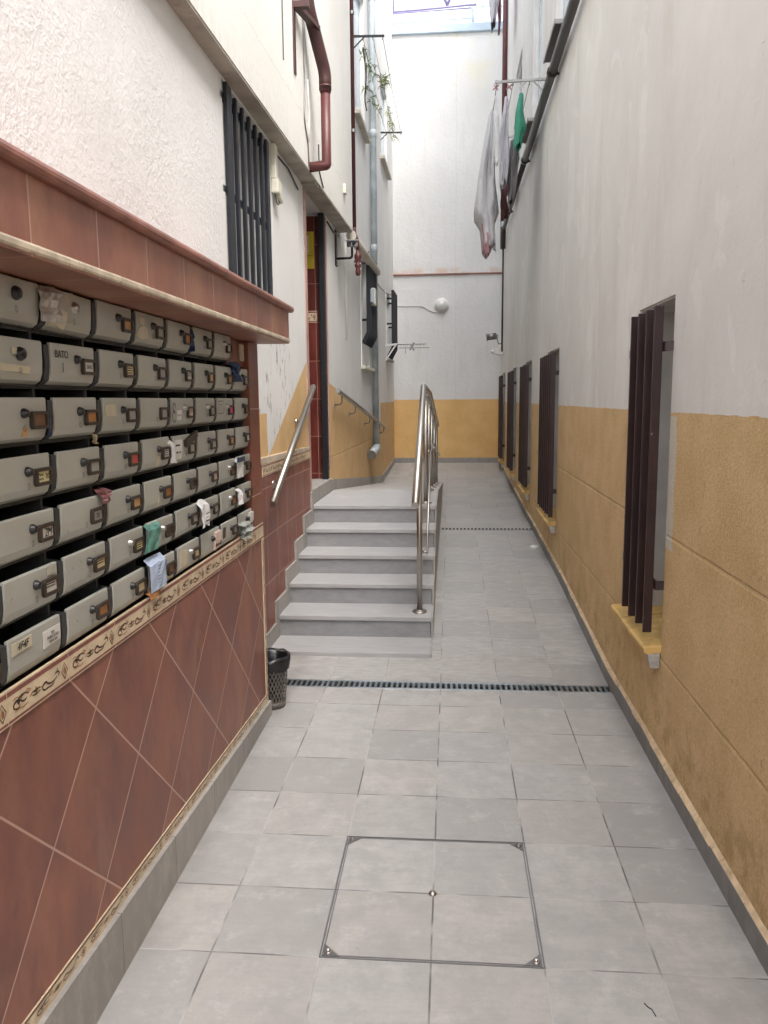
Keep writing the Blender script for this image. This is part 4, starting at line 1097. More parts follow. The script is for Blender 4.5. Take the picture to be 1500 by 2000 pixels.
def railz(y): return 1.01 + (y - 1.93) * .487 if y < 3.42 else (1.735 - (y - 3.42) * .0236 if y < 4.9 else 1.70 - (y - 4.9) * .0989)
for y in (2.53, 3.90, 4.86, 5.95, 7.4, 9.1):
    zb = SZ[1] if y < 3 else zl(y)
    w = MB(); w.cyl((RX, y, zb + .004), (RX, y, railz(y) - (.02 if y < 3 else .055)), .0195, 18)
    if y > 3: w.cyl((RX, y, railz(y) - .056), (RX, y, railz(y) - .018), .008, 10)
    p = w.build('post', 'stainless', cr)
    w = MB(); w.lathe((RX, y, zb), [(.050, 0), (.050, .009), (.046, .013), (.024, .014), (.0196, .02)], 28); w.build('base_flange', 'stainless', p)
    if y > 3:
        w = MB(); w.cyl((RX, y, zb + .44), (RX + .045, y, zb + .44), .006, 8); w.build('rail_clip', 'stainless', p)
lr = empty('handrail', (-1.05, 2.8, .9), 'short stainless steel handrail rising along the tiled wall left of the stairs', 'handrail')
w = MB(); w.tube([(-1.05, 2.04, 1.0), (-1.045, 3.60, 1.745)], .0225, 20); w.build('rail', 'stainless', lr)
for t in (.22, .74):
    y = 2.04 + 1.56 * t; z = 1.0 + .745 * t
    w = MB(); w.tube(bend([(XL(y) + .012, y, z - .075), (-1.05, y, z - .075), (-1.05, y, z - .018)], .03), .0065, 10)
    w.lathe((XL(y) + .008, y, z - .075), [(.0001, .010), (.026, .010), (.028, .006), (.028, 0)], 18, 'X'); w.build('bracket', 'stainless', lr)
fr = empty('handrail', (-1.0, 7, .6), 'stainless steel handrail descending along the ochre wall beyond the entrance', 'handrail')
fa = Vector((XL(4.9) + .075, 4.85, 1.725)); fb = Vector((XL(9.6) + .075, 9.75, 1.20))
w = MB(); w.tube([fa, fb], .0225, 18); w.build('rail', 'stainless', fr)
w = MB(); w.tube([fa + (fb - fa) * .012, fa + (fb - fa) * .022], .0245, 18); w.build('end_collar', 'dull_steel', fr)
for t in (.055, .26, .55, .80, .93):
    p = fa.lerp(fb, t)
    w = MB(); w.tube(bend([(XL(p.y) + .004, p.y, p.z - .11), (p.x, p.y, p.z - .10), (p.x, p.y, p.z - .02)], .035), .007, 10)
    w.box(XL(p.y) + .0, XL(p.y) + .006, p.y - .012, p.y + .012, p.z - .14, p.z - .085); w.build('bracket', 'dull_steel', fr)

# ------------------------------------------------------------------ pipes
XP = -.875
rp = empty('soil_pipe', (XP, 3.35, 3.1), 'thick rust red offset drainpipe turning into the left wall above the entrance', 'pipe')
w = MB()
path = bend([(XP - .06, 3.30, 5.4), (XP - .06, 3.30, 4.55), (XP, 3.42, 4.20), (XP, 3.42, 3.16), (XU(3.42) - .02, 3.42, 3.10)], .10, 6)
path = bend([(XP - .085, 3.16, 5.6), (XP - .085, 3.18, 4.40), (XP + .0, 3.40, 4.02), (XP, 3.40, 3.90)], .08, 5)
w.tube(path, .046, 20); w.build('upper_pipe', 'dark_oxide', rp)
w = MB(); w.tube([(XP, 3.40, 3.93), (XP, 3.40, 3.88)], 0, 20, rad=[.047, .040]); w.tube(bend([(XP, 3.40, 3.885), (XP, 3.40, 3.40), (XP, 3.40, 3.385), (XU(3.4) - .02, 3.40, 3.375)][:2] + [(XP, 3.40, 3.375), (XU(3.4) - .02, 3.38, 3.355)], .085, 8), .036, 20)
w.build('lower_pipe', 'red_oxide', rp)
w = MB(); w.box(XU(2.9) - .002, XU(2.9) + .010, 2.87, 2.93, 3.83, 4.28); w.box(XU(2.9) - .0, -.90, 2.875, 2.925, 4.24, 4.28)
w.bar((XU(2.9) + .02, 2.9, 4.262), (XP - .03, 3.26, 4.262), .05, .03); w.build('steel_bracket', 'dark_oxide', rp)
o = empty('water_pipe', (-.93, 5.62, 2.9), 'thin rust red water pipe running down the left wall to a red valve', 'pipe')
w = MB(); w.tube([(-.932, 5.62, 10.2), (-.932, 5.62, 3.38)], .019, 14); w.tube(bend([(-.932, 5.62, 3.39), (-.932, 5.62, 3.32), (-.905, 5.66, 3.26), (-.905, 5.66, 3.16)], .03), .017, 12); w.build('pipe', 'red_oxide', o)
w = MB(); c = (-.905, 5.66)
w.lathe((*c, 2.91), [(.0001, 0), (.022, 0), (.028, .02), (.030, .05), (.022, .07), (.034, .09), (.034, .11), (.021, .125), (.030, .15), (.038, .18), (.038, .205), (.024, .225), (.020, .25)], 16)
w.cyl((c[0] - .04, c[1], 3.05), (c[0] + .04, c[1], 3.05), .012); w.build('valve', 'red_oxide', o)
for z in (4.3, 5.4, 6.5):
    w = MB(); w.lathe((-.932, 5.62, z), [(.025, 0), (.025, .03)], 14); w.bar((-.95, 5.62, z + .015), (-1.10, 5.62, z + .015), .02, .02); w.build('clip', 'dull_steel', o)
dp = empty('downpipe', (-.97, 8.4, .8), 'pale grey downpipe on the left wall ending in a fat outlet above the ramp', 'pipe')
gx_ = XL(8.4) + .062
w = MB(); w.tube([(gx_, 8.42, 11.4), (gx_, 8.42, 1.0)], .043, 20); w.build('pipe', 'grey_pipe_paint', dp)
for z in (3.62, 5.1, 6.8):
    w = MB(); w.lathe((gx_, 8.42, z), [(.043, 0), (.048, .004), (.048, .10), (.043, .104)], 20); w.build('collar', 'grey_pipe_paint', dp)
w = MB(); w.tube([(gx_ + .01, 8.44, .975), (gx_ - .01, 7.86, .90)], .058, 20); w.build('outlet', 'grey_pipe_paint', dp)
w = MB(); w.tube([(gx_ - .0103, 7.858, .8997), (gx_ - .0105, 7.853, .899)], .064, 20); w.build('outlet_rim', 'dull_steel', dp)
o = empty('gutter_pipe', (-1.0, 7.6, 3.3), 'beige horizontal pipe under the overhang just before the grey downpipe', 'pipe')
w = MB(); w.tube([(-.965, 5.60, 3.30), (-.965, 8.50, 3.37)], .052, 18); w.build('pipe', 'beige_pipe_paint', o)
bp_ = empty('wall_pipe', (.92, 5, 4.4), 'dark brown pipe running level along the right wall above head height', 'pipe')
w = MB(); w.tube([(.915, -6, 4.415), (.915, 7.2, 4.415)], .038, 20); w.tube([(.915, 7.19, 4.415), (.915, 10.95, 4.40)], .033, 16); w.build('pipe', 'brown_pipe_paint', bp_)
for y in (1.2, 4.62, 7.18, 9.75):
    w = MB(); w.tube([(.915, y - .03, 4.415), (.915, y + .03, 4.415)], .046, 18); w.bar((.915, y, 4.40), (XR, y, 4.40), .018, .018); w.build('clamp', 'brown_pipe_paint', bp_)
w = MB(); w.tube(bend([(.915, 10.93, 4.40), (.915, 11.05, 4.38), (.915, 11.05, 4.1)], .06), .038, 14); w.tube([(.915, 11.05, 4.12), (.915, 11.05, 2.42)], .016, 10); w.build('drop', 'brown_pipe_paint', bp_)
o = empty('riser_pipe', (.93, 11.6, 4.3), 'rust red vertical pipe in the far right corner above the brown pipe', 'pipe')
w = MB(); w.tube([(.925, 11.35, 11.4), (.925, 11.35, 4.15)], .042, 16); w.tube([(.95, 11.5, 5.6), (.95, 11.5, 4.3)], .02, 10); w.build('pipe', 'red_oxide', o)
w = MB(); w.lathe((.925, 11.35, 4.5), [(.05, 0), (.05, .09)], 14); w.build('collar', 'galvanised', o)

# ------------------------------------------------------------------ wall fittings
lp = empty('wall_lamp', (-.12, YB, 3.25), 'round white bulkhead lamp on the far end wall fed by a loose cable', 'lamp')
w = MB(); w.lathe((-.12, YB, 3.34), [(.0001, -.03), (.13, -.03), (.13, -.001)], 28, 'Y'); w.build('lamp_base', 'white_plastic', lp)
w = MB(); w.lathe((-.12, YB, 3.34), [(.0001, -.115), (.05, -.108), (.09, -.085), (.108, -.05), (.11, -.031)], 28, 'Y'); w.build('lamp_globe', 'ribbed_glass', lp)
o = MB(); o.tube(bend([(-.98, YB - .012, 3.35), (-.80, YB - .012, 3.335), (-.60, YB - .012, 3.34), (-.45, YB - .012, 3.33), (-.33, YB - .012, 3.24), (-.2, YB - .012, 3.21), (-.15, YB - .012, 3.23)], .1), .0065, 8)
tag(o.build('cable', 'shutter_grey'), 'loose grey cable sagging across the far end wall to the round lamp', 'cable')
fl_ = empty('floodlight', (.86, 11.9, 2.6), 'cylindrical metal floodlight fixed to the right wall in the far corner', 'floodlight')
w = MB(); w.cyl((.70, 11.85, 2.72), (.86, 11.85, 2.74), .058, 18); w.cyl((.685, 11.85, 2.718), (.70, 11.85, 2.72), .068, 18); w.build('head', 'dull_steel', fl_)
w = MB(); w.bar((.87, 11.85, 2.73), (.90, 11.85, 2.60), .03, .02); w.bar((.90, 11.85, 2.60), (XR, 11.85, 2.60), .04, .03); w.box(.86, .89, 11.82, 11.88, 2.69, 2.77); w.build('arm', 'dull_steel', fl_)
o = empty('motion_sensor', (.90, 11.5, 2.38), 'white plastic sensor box on the far right corner below the floodlight', 'sensor')
w = MB(); w.box(.80, .90, 11.46, 11.55, 2.40, 2.50); w.lathe((.77, 11.5, 2.445), [(.0001, -.02), (.03, -.01), (.035, .03)], 14, 'X'); w.build('body', 'white_plastic', o, bevel=.01)
w = MB(); w.box(.88, XR, 11.40, 11.60, 2.38, 2.56); w.build('junction_box', 'white_plastic', o, bevel=.012)
cc = empty('security_camera', (-.90, 5.3, 3.0), 'small grey bullet security camera on a bracket beside the red valve', 'camera')
cz = 3.15; cx_ = -.885; cy_ = 5.22
w = MB(); w.hexa([(cx_ - .05, cy_ + .14, cz + .0), (cx_ - .115, cy_ + .16, cz + .05), (cx_ - .115, cy_ + .34, cz + .05), (cx_ - .03, cy_ + .30, cz + .0)][::-1] and
       [(cx_ - .045, cy_, cz - .035), (cx_ + .03, cy_, cz - .035), (cx_ - .03, cy_ + .2, cz + .0), (cx_ - .105, cy_ + .2, cz + .0), (cx_ - .045, cy_, cz + .02), (cx_ + .03, cy_, cz + .02), (cx_ - .03, cy_ + .2, cz + .06), (cx_ - .105, cy_ + .2, cz + .06)])
w.build('camera_body', 'dull_steel', cc, bevel=.008)
w = MB(); w.hexa([(cx_ - .055, cy_ - .03, cz + .021), (cx_ + .04, cy_ - .03, cz + .021), (cx_ - .02, cy_ + .2, cz + .061), (cx_ - .115, cy_ + .2, cz + .061), (cx_ - .055, cy_ - .03, cz + .030), (cx_ + .04, cy_ - .03, cz + .030), (cx_ - .02, cy_ + .2, cz + .070), (cx_ - .115, cy_ + .2, cz + .070)])
w.build('sun_shield', 'galvanised', cc)
w = MB(); w.cyl((cx_ - .005, cy_ - .003, cz - .008), (cx_ - .007, cy_ + .004, cz - .006), .021, 16); w.build('lens', 'lock_black', cc)
w = MB(); w.tube(bend([(XL(5.35) + .0, 5.35, 3.03), (-.925, 5.33, 3.03), (-.925, 5.33, 3.15)], .03), .012, 10); w.box(XL(5.35), XL(5.35) + .012, 5.30, 5.40, 2.96, 3.30); w.build('bracket', 'black_iron', cc)
eb = empty('junction_box', (XL(2.7), 2.72, 3.0), 'cream plastic connector box with loose wire hanging beside the navy window bars', 'junction box')
w = MB(); x = XL(2.7); w.box(x, x + .035, 2.60, 2.67, 3.08, 3.30); w.build('box', 'cream_plastic', eb, bevel=.006)
w = MB(); w.box(x, x + .05, 2.60, 2.72, 2.99, 3.08); w.cyl((x + .03, 2.66, 3.0), (x + .035, 2.74, 2.96), .018); w.build('socket', 'cream_plastic', eb, bevel=.008)
w = MB(); w.tube(bend([(x + .02, 2.62, 3.0), (x + .03, 2.63, 2.93), (x + .03, 2.70, 2.93), (x + .03, 2.71, 2.99)], .03), .004, 6); w.build('wire', 'black_iron', eb)
mb_ = empty('meter_box', (-.98, 7.9, 2.9), 'small pale box fixed over the navy cage of the middle left window', 'box')
w = MB(); w.box(XL(7.9) + .088, XL(7.9) + .15, 7.62, 7.80, 2.84, 3.05); w.build('box', 'cream_plastic', mb_, bevel=.012)
w = MB(); w.box(XL(7.9) + .092, XL(7.9) + .14, 7.56, 7.61, 2.86, 3.03); w.build('box_side', 'glass_pale', mb_, bevel=.008)
# cables on the left wall
def cable(pts, r, mat, label, rad=.05): w = MB(); w.tube(bend(pts, rad), r, 7); return tag(w.build('cable', mat), label, 'cable')
ux = lambda y: XU(y) + .006
cable([(ux(3.2), 3.2, 4.9), (ux(3.2), 3.2, 4.2), (ux(3.22), 3.22, 3.9), (ux(3.18), 3.18, 3.62), (ux(3.3), 3.3, 3.50), (ux(3.32), 3.32, 3.34)], .005, 'dull_steel', 'thin dark cable running down the upper left wall to the overhang edge')
cable([(ux(3.32), 3.32, 3.95), (ux(3.35), 3.36, 3.7), (ux(3.3), 3.32, 3.52)], .006, 'shutter_grey', 'short grey cable loop behind the thick rust red pipe')
cable([(ux(3.72), 3.72, 3.62), (ux(3.72), 3.72, 3.42), (ux(3.9), 3.9, 3.34)], .005, 'black_iron', 'black cable stub hooked over the overhang edge above the entrance')
cable([(ux(2.55), 2.55, 4.9), (ux(2.55), 2.55, 3.78)], .0035, 'dull_steel', 'thin grey cable on the upper left wall near the steel bracket')
cable([(XL(5.55) + .008, 5.55, 3.32), (XL(5.55) + .008, 5.55, 3.0)], .010, 'white_plastic', 'short white cable duct below the overhang past the entrance')
cable([(XL(6.0) + .008, 6.0, 3.30), (XL(6.0) + .008, 6.0, 2.28)], .011, 'white_plastic', 'longer white cable duct dropping below the overhang past the entrance')
cable([(XL(4.8) + .01, 4.8, 3.27), (XL(5.2) + .01, 5.15, 3.25), (XL(5.6) + .01, 5.6, 3.28)], .007, 'brown_iron', 'dark cable tucked under the overhang just past the entrance')
cable([(XL(8.5) + .01, 8.5, 3.38), (XL(9.4) + .02, 9.4, 3.32), (XL(10.6) + .02, 10.6, 3.36), (XL(10.9) + .10, 10.9, 3.36)], .008, 'dull_steel', 'dark cable strung from the grey downpipe to the last left window', .2)
cable([(XL(1.0) + .01, 2.55, 3.28), (XL(3.1) + .012, 3.1, 3.28), (XL(3.5) + .012, 3.45, 3.22)], .006, 'black_iron', 'black cable running under the overhang before the entrance')
# antenna
an = empty('antenna', (-.9, 10.9, 2.4), 'small television antenna on white arm sticking out beyond the last left window', 'antenna')
w = MB(); w.bar((XL(10.6), 10.62, 2.52), (-.83, 10.6, 2.54), .03, .03); w.bar((XL(10.6), 10.62, 2.28), (-.85, 10.6, 2.53), .02, .02); w.build('arm', 'white_frame', an)
w = MB(); w.tube([(-.83, 10.6, 2.53), (-.36, 10.66, 2.54)], .007, 8); w.tube([(-.80, 10.6, 2.475), (-.30, 10.66, 2.48)], .005, 8)
for k in range(8):
    x = -.78 + k * .055; s_ = .07 - .004 * k
    w.tube([(x, 10.6 - s_, 2.50), (x + .012, 10.6 + s_, 2.52 + .02 * ((k * 3) % 2))], .004, 6)
w.bar((-.62, 10.6, 2.44), (-.55, 10.6, 2.56), .02, .03); w.tube([(-.70, 10.6, 2.52), (-.69, 10.6, 2.38)], .005, 6); w.tube([(-.60, 10.6, 2.52), (-.55, 10.6, 2.43)], .009, 6); w.build('elements', 'dull_steel', an)
# yellow surveillance notice
sg = empty('warning_sign', (-1.35, y1 + .01 if False else 4.727, 2.9), 'yellow video surveillance notice on the dark red tiles inside the entrance', 'sign')
YS = 4.7275
w = MB(); w.box(-1.50, -1.205, YS - .006, YS, 2.84, 3.17); w.build('plate', 'sign_yellow', sg, bevel=.002)
w = MB(); w.box(-1.475, -1.255, YS - .0075, YS - .0062, 2.98, 3.13); w.build('symbol_panel', 'sign_pale', sg)
w = MB(); f_ = lambda u, v, d: (u, YS - .0078 - d, v)
w.prism([(-1.40, 3.045), (-1.30, 3.065), (-1.30, 3.10), (-1.40, 3.085)], f_, 0, .001); w.prism([(-1.31, 3.02), (-1.27, 3.04), (-1.28, 3.06), (-1.31, 3.055)], f_, 0, .001)
w.ribbon([(-1.36, 3.05), (-1.37, 3.0)], .02, f_, .001); w.build('camera_symbol', 'ink', sg)
text_part('sign_heading', 'ZONA VIDEOVIGILADA', .022, (-1.355, YS - .0078, 3.150), 'ink', sg, (1, 0, 0), (0, 0, 1))
w = MB()
for k, (a, b) in enumerate(((-1.48, -1.22), (-1.47, -1.27), (-1.47, -1.31), (-1.47, -1.29))): w.ribbon([(a, 2.955 - .025 * k), (b, 2.955 - .025 * k)], .004, f_, 0)
w.build('small_print', 'ink', sg)
w = MB(); w.lathe((.62, YB, 5.43), [(.0001, -.03), (.022, -.028), (.022, 0)], 12, 'Y'); tag(w.build('wall_plug', 'ink'), 'small black cable plug on the far end wall left of the long sheet', 'plug')
w = MB(); w.lathe((XU(5.0), 5.0, 3.62), [(.03, 0), (.03, .02), (.0001, .024)], 12, 'X'); w.box(XU(5.05), XU(5.05) + .025, 4.96, 5.05, 3.56, 3.63); tag(w.build('cable_box', 'cream_plastic'), 'tiny cream cable box on the upper left wall above the entrance', 'box')
# litter on the path
w = MB(); zz = zr(5.05)
w.lathe((.885, 5.1, zz), [(.0001, .03), (.03, .028), (.042, .014), (.038, 0)], 8, sm=False); o = w.build('stone', 'white_plastic'); tag(o, 'small white lump of rubble lying on the sloping path by the right wall', 'rubble'); o.scale = (1.1, .9, 1)
w = MB(); w.tube(bend([(.585, -.78, .002), (.592, -.795, .0025), (.60, -.80, .002), (.605, -.825, .002)], .01), .0014, 6); tag(w.build('twig', 'ink'), 'tiny dark curled twig on the paving at the lower right', 'twig')

# ------------------------------------------------------------------ rooftop railing
rf = empty('roof_railing', (0, YB + .2, 8.14), 'blue grey rooftop railing above the far end wall against the bright sky', 'railing')
yq = YB + .3
for z in (8.50, 8.33, 8.16):
    w = MB(); w.tube([(-1.45, yq, z - .015), (.40, yq, z + .03)], .013 if z > 8.4 else .009, 8); w.build('rail', 'rail_violet' if z > 8.4 else 'rail_blue', rf)
for x, r_ in ((.43, .03), (-.80, .006)):
    w = MB(); w.tube([(x, yq, 8.14), (x, yq, 8.52)], r_, 10); w.build('post', 'rail_blue', rf)
w = MB(); w.tube([(.40, yq, 8.56), (1.0, yq, 8.53)], .009, 8); w.tube([(.60, yq, 8.55), (.60, yq, 8.47)], .008, 6); w.build('end_rail', 'rail_blue', rf)
tr = empty('roof_truss', (-.1, YB + .6, 8.14), 'violet painted steel roof truss piece visible at the very top', 'truss')
w = MB(); yt = YB + .6; w.tube([(-1.02, yt, 8.62), (-1.02, yt, 10)], .02, 8); w.tube([(-1.3, yt, 8.64), (.5, yt, 8.72)], .02, 8)
w.tube([(-.03, yt, 8.73), (-.35, yt, 9.4)], .025, 8); w.tube([(-.03, yt, 8.73), (.3, yt, 9.4)], .025, 8); w.tube([(-1.4, yt, 9.4), (.9, yt, 9.45)], .02, 8)
w.tube([(-1.02, yt, 8.2), (-1.02, yt, 8.63)], .02, 8)
w.build('frame', 'rail_violet', tr)

# ------------------------------------------------------------------ clothes racks, laundry, plants
def rack(name, x_wall, s, ya, yb, z, reach, nl, label):
    o = empty('clothes_rack', (x_wall, (ya + yb) / 2, z), label, 'clothesline')
    for y in (ya, yb):
        w = MB(); w.bar((x_wall, y, z), (x_wall + s * reach, y, z - .01), .02, .022); w.bar((x_wall, y, z - .13), (x_wall + s * .13, y, z - .01), .012, .012); w.build('arm', 'dull_steel' if s < 0 else 'black_iron', o)
    for k in range(nl):
        x = x_wall + s * (reach - .02 - k * reach / nl * .95)
        w = MB(); w.tube([(x, ya, z - .02), (x, (ya + yb) / 2, z - .05), (x, yb, z - .02)], .0035, 6)
        for y in (ya, yb): w.tube([(x, y, z + .01), (x, y, z - .05)], .006, 6)
        w.build('line', 'dull_steel', o)
    return o
RY0 = 5.6
rack('r', XR, -1, RY0, 7.3, 4.72, .50, 3, 'metal clothes rack on the right wall hung with laundry')
rack('l', XL(6.9), 1, 6.95, 10.3, 5.76, .36, 3, 'dark metal clothes rack on the upper left wall with bare lines and air plants')
def cloth(mat, x, y0, y1, zt, prof, label, cat='laundry', seed=1, group=None, nk=14, folds=5):
    """hanging garment: prof = list of (dz below top, half width in x, x shift); runs from y0 to y1 along the line"""
    rs = random.Random(seed); w = MB(); ns = 40; nk = 30; L = prof[-1][0]; yc = (y0 + y1) / 2; dy = (y1 - y0) / 2
    ph = [rs.uniform(0, 6) for _ in range(4)]; rings = []
    for i in range(nk + 1):
        q = i / nk; dz = L * q; hw = lerp_tab([(p[0], p[1]) for p in prof], dz); sh = lerp_tab([(p[0], p[2]) for p in prof], dz); ring = []
        for k in range(ns):
            t = 2 * PI * k / ns
            r_ = 1 + .20 * math.sin(folds * t + ph[0] + 1.6 * q) + .10 * math.sin((2 * folds + 1) * t + ph[1] - 2.2 * q) + .08 * math.sin(13 * t + ph[2] + 5 * q)
            ring.append((x + sh + hw * r_ * math.cos(t) + .006 * math.sin(9 * q + ph[3]), yc + dy * min(1, .25 + 2.2 * q) * r_ * math.sin(t) * .55, zt - dz + (.05 * math.sin(2 * t + ph[2]) + .03 * math.sin(5 * t + ph[1])) * max(0, q - .75) * 4 * min(.5, L) - .018 * L * math.cos(3 * t) * q))
        rings.append(ring)
    i0 = len(w.v)
    for rg in rings: w.v += rg
    for i in range(nk):
        for k in range(ns):
            k2 = (k + 1) % ns; w.f.append((i0 + i * ns + k, i0 + (i + 1) * ns + k, i0 + (i + 1) * ns + k2, i0 + i * ns + k2)); w.mi.append(0); w.sm.append(True)
    o = w.build('hanging_laundry' if cat == 'laundry' else cat, mat); m_ = o.modifiers.new('thick', 'SOLIDIFY'); m_.thickness = .003
    return tag(o, label, cat, group)
cloth('cloth_white', .475, 5.68, 6.9, 4.67, [(0, .012, 0), (.25, .05, -.01), (.65, .078, -.035), (1.0, .112, -.045), (1.12, .09, -.06), (1.15, .066, -.035), (1.42, .062, -.005)], 'long white sheet hanging lowest from the right clothes rack', 'sheet', 2)
cloth('cloth_white', .51, 5.62, 5.66, 4.60, [(0, .01, -.02), (.5, .03, .0), (.62, .035, .0)], 'white shirt sleeve hanging in front of the long sheet', 'shirt', 9, folds=1)
cloth('cloth_pink', .43, 5.9, 6.3, 3.48, [(0, .03, -.01), (.2, .035, 0), (.32, .02, .01)], 'pink garment peeping out under the long white sheet', 'garment', 3, folds=2)
cloth('cloth_lilac', .60, 5.64, 6.1, 4.66, [(0, .015, 0), (.25, .035, -.01), (.45, .055, -.02), (.85, .03, -.02)], 'lilac white top hanging in the middle of the right clothes rack', 'top', 4, folds=3)
cloth('cloth_red', .635, 6.1, 6.9, 3.98, [(0, .03, 0), (.25, .028, 0), (.34, .02, .02)], 'dark red cloth hanging below the lilac top', 'cloth', 5, folds=3)
cloth('cloth_green', .742, 5.62, 5.95, 4.66, [(0, .022, 0), (.12, .035, 0), (.34, .062, .0), (.36, .045, -.01), (.50, .035, -.02)], 'bright green garment hanging from the right clothes rack near the wall', 'garment', 6, folds=2)
cloth('cloth_grey', .70, 5.8, 6.3, 4.30, [(0, .03, 0), (.2, .05, 0), (.35, .045, -.01), (.62, .02, -.03)], 'grey patterned garment hanging behind and below the green one', 'garment', 7, folds=4)
o = empty('clothes_rack', (XR, 10.5, 8.3), 'high thin clothes rack at the top right with small laundry against the sky', 'clothesline')
w = MB(); w.bar((XR, 9.4, 7.58), (.45, 9.4, 7.58), .014, .014); w.bar((XR, 9.4, 7.43), (.84, 9.4, 7.57), .01, .01); w.build('arm', 'rail_blue', o)
cloth('cloth_lilac', .655, 9.3, 10.0, 7.75, [(0, .02, 0), (.2, .05, 0), (.5, .06, 0), (.8, .03, 0)], 'pale laundry bundle hanging high up at the top right', 'laundry', 11)
cloth('cloth_pink', .745, 9.5, 10.2, 7.75, [(0, .012, 0), (.4, .025, 0), (.78, .012, 0)], 'narrow pinkish cloth hanging high up beside the red riser pipe', 'cloth', 12)
# tiny pegs
for k, (x, y) in enumerate(((.49, 5.64), (.62, 5.64), (.745, 5.62))):
    w = MB(); w.bar((x - .03, y, 4.655), (x + .03, y, 4.70), .012, .012); w.bar((x - .02, y, 4.70), (x + .02, y, 4.65), .010, .010)
    tag(w.build('clothes_peg', 'cloth_pink' if k < 2 else 'shutter_grey'), ['pink clothes peg over the long white sheet', 'pink clothes peg over the lilac top', 'grey clothes peg over the green garment'][k], 'peg', 'clothes pegs')
def plant(name, c, r, n, mat, label, droop=.3, seed=1, bias=(0, 0, 0)):
    rs = random.Random(seed); w = MB(); c = Vector(c)
    for k in range(n):
        d = Vector((rs.gauss(0, 1) + bias[0], rs.gauss(0, 1) + bias[1], rs.gauss(0, 1) + bias[2])).normalized(); L = r * rs.uniform(.55, 1.1)
        side = d.cross(Vector((rs.random(), rs.random(), 1))).normalized() * (.0045 + .003 * rs.random())
        p0 = c + Vector((rs.gauss(0, .015), rs.gauss(0, .03), rs.gauss(0, .03))); p1 = p0 + d * L * .55; p2 = p0 + d * L + Vector((0, 0, -droop * L))
        w.face([p0 - side, p0 + side, p1 + side * .9, p1 - side * .9]); w.face([p1 - side * .9, p1 + side * .9, p2 + side * .15, p2 - side * .15])
    return w
w = plant('p', (-.80, 7.9, 5.62), .10, 55, 'leaf_pale', ''); tag(w.build('air_plant', ['leaf_pale']), 'spiky air plant tied to the outer clothesline on the upper left', 'plant')
o = empty('hanging_plant', (-.93, 7.4, 5.0), 'trailing green plant under the near end of the upper left clothes rack', 'plant')
w = MB()
for k in range(6):
    q = plant('x', (-.97 + .05 * (k % 3), 7.1 + .12 * k % .7, 5.66 - .09 * k), .11, 14, '', '', .5, k + 3, (.4, 0, -.4)); b0 = len(w.v); w.v += q.v; w.f += [tuple(i + b0 for i in f) for f in q.f]; w.mi += q.mi; w.sm += q.sm
w.build('foliage', 'leaf_green', o)
w = MB(); w.tube(bend([(-.98, 7.1, 5.7), (-.95, 7.2, 5.45), (-.99, 7.35, 5.2), (-.97, 7.4, 5.1)], .1), .008, 7); w.build('stem', 'brown_pipe_paint', o)
o = empty('hanging_plant', (-.80, 10, 5.4), 'thin pale trailing plant near the far end of the upper left rack', 'plant')
w = MB()
for k in range(5):
    q = plant('x', (-.90 + .02 * k, 9.9, 5.95 - .09 * k), .09, 16, '', '', .5, k + 23, (.2, 0, -.2)); b0 = len(w.v); w.v += q.v; w.f += [tuple(i + b0 for i in f) for f in q.f]; w.mi += q.mi; w.sm += q.sm
w.build('foliage', 'leaf_pale', o)
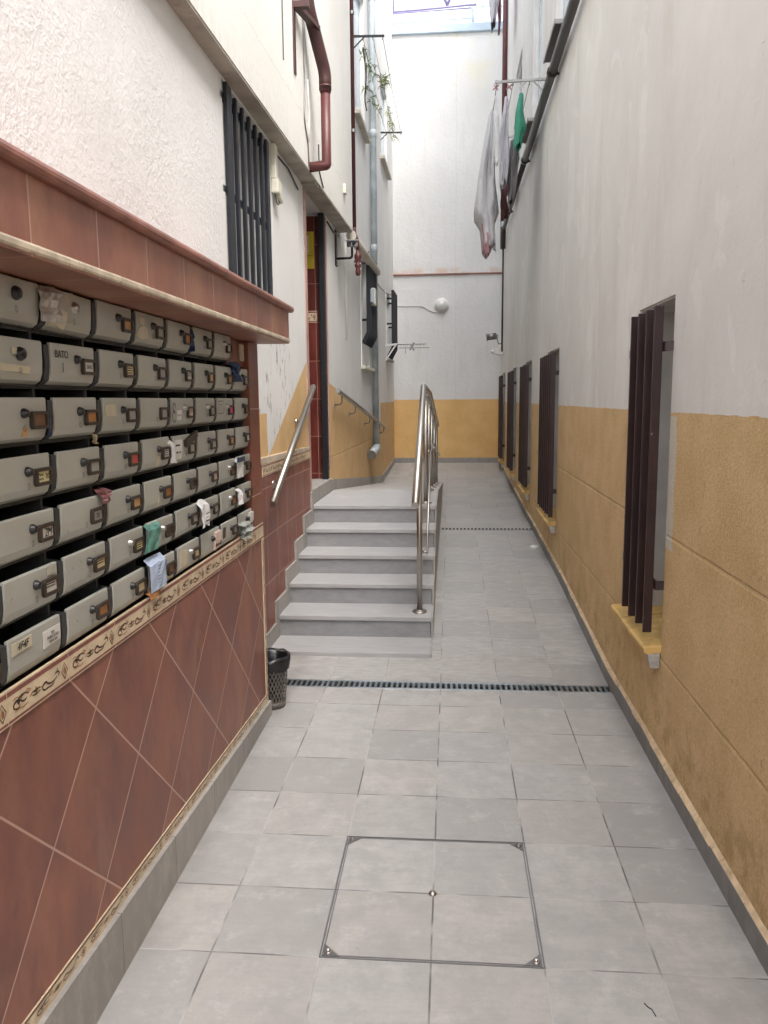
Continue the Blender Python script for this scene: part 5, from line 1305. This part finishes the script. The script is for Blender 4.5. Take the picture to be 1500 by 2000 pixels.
# ------------------------------------------------------------------ light, sky, camera
wd = bpy.data.worlds.new('World'); scene.world = wd; wd.use_nodes = True
nt = wd.node_tree; nt.nodes.clear()
sky = nt.nodes.new('ShaderNodeTexSky'); sky.sky_type = 'NISHITA'; sky.sun_disc = False
sky.sun_elevation = math.radians(SUN_EL); sky.sun_rotation = math.radians(SUN_ROT); sky.dust_density = 3.5; sky.air_density = 1.0; sky.ozone_density = .6
bg = nt.nodes.new('ShaderNodeBackground'); bg.inputs[1].default_value = SKY_STR
ow = nt.nodes.new('ShaderNodeOutputWorld'); hs = nt.nodes.new('ShaderNodeHueSaturation'); hs.inputs['Saturation'].default_value = .5   # thin high cloud
nt.links.new(sky.outputs[0], hs.inputs['Color']); nt.links.new(hs.outputs[0], bg.inputs[0]); nt.links.new(bg.outputs[0], ow.inputs[0])
ld = bpy.data.lights.new('sun', 'SUN'); ld.energy = SUN_E; ld.angle = math.radians(SUN_ANG); ld.color = (1, .975, .94)
lo_ = bpy.data.objects.new('sun', ld); COL.objects.link(lo_); lo_.location = (0, 0, 12)
az, el = math.radians(SUN_ROT), math.radians(SUN_EL)
sd = Vector((math.sin(az) * math.cos(el), math.cos(az) * math.cos(el), math.sin(el)))
lo_.rotation_euler = (-sd).to_track_quat('-Z', 'Y').to_euler()
cd = bpy.data.cameras.new('camera'); cam = bpy.data.objects.new('camera', cd); COL.objects.link(cam); scene.camera = cam
cd.sensor_fit = 'VERTICAL'; cd.sensor_height = 36; cd.lens = 1556.35 / 2000 * 36; cd.clip_start = .05; cd.clip_end = 500
yaw, pitch, roll = 8.39113546e-02, 1.40736721e-01, -8.79103590e-03
fwd = Vector((-math.sin(yaw) * math.cos(pitch), math.cos(yaw) * math.cos(pitch), -math.sin(pitch)))
right = Vector((math.cos(yaw), math.sin(yaw), 0)); up = right.cross(fwd)
r2 = right * math.cos(roll) + up * math.sin(roll); u2 = -right * math.sin(roll) + up * math.cos(roll)
M = Matrix((r2, u2, -fwd)).transposed().to_4x4(); M.translation = Vector((1.61072300e-01 * T, -8.47612552 * T, 4.97438207 * T)); cam.matrix_world = M
vs = scene.view_settings; vs.view_transform = 'Standard'; vs.look = 'None'; vs.exposure = EXPO; vs.gamma = 1; vs.use_curve_mapping = False
scene.render.resolution_x = 768; scene.render.resolution_y = 1024
scene.cycles.max_bounces = 10; scene.cycles.diffuse_bounces = 8; scene.cycles.glossy_bounces = 4; scene.cycles.use_denoising = True
scene.cycles.caustics_reflective = False; scene.cycles.caustics_refractive = False
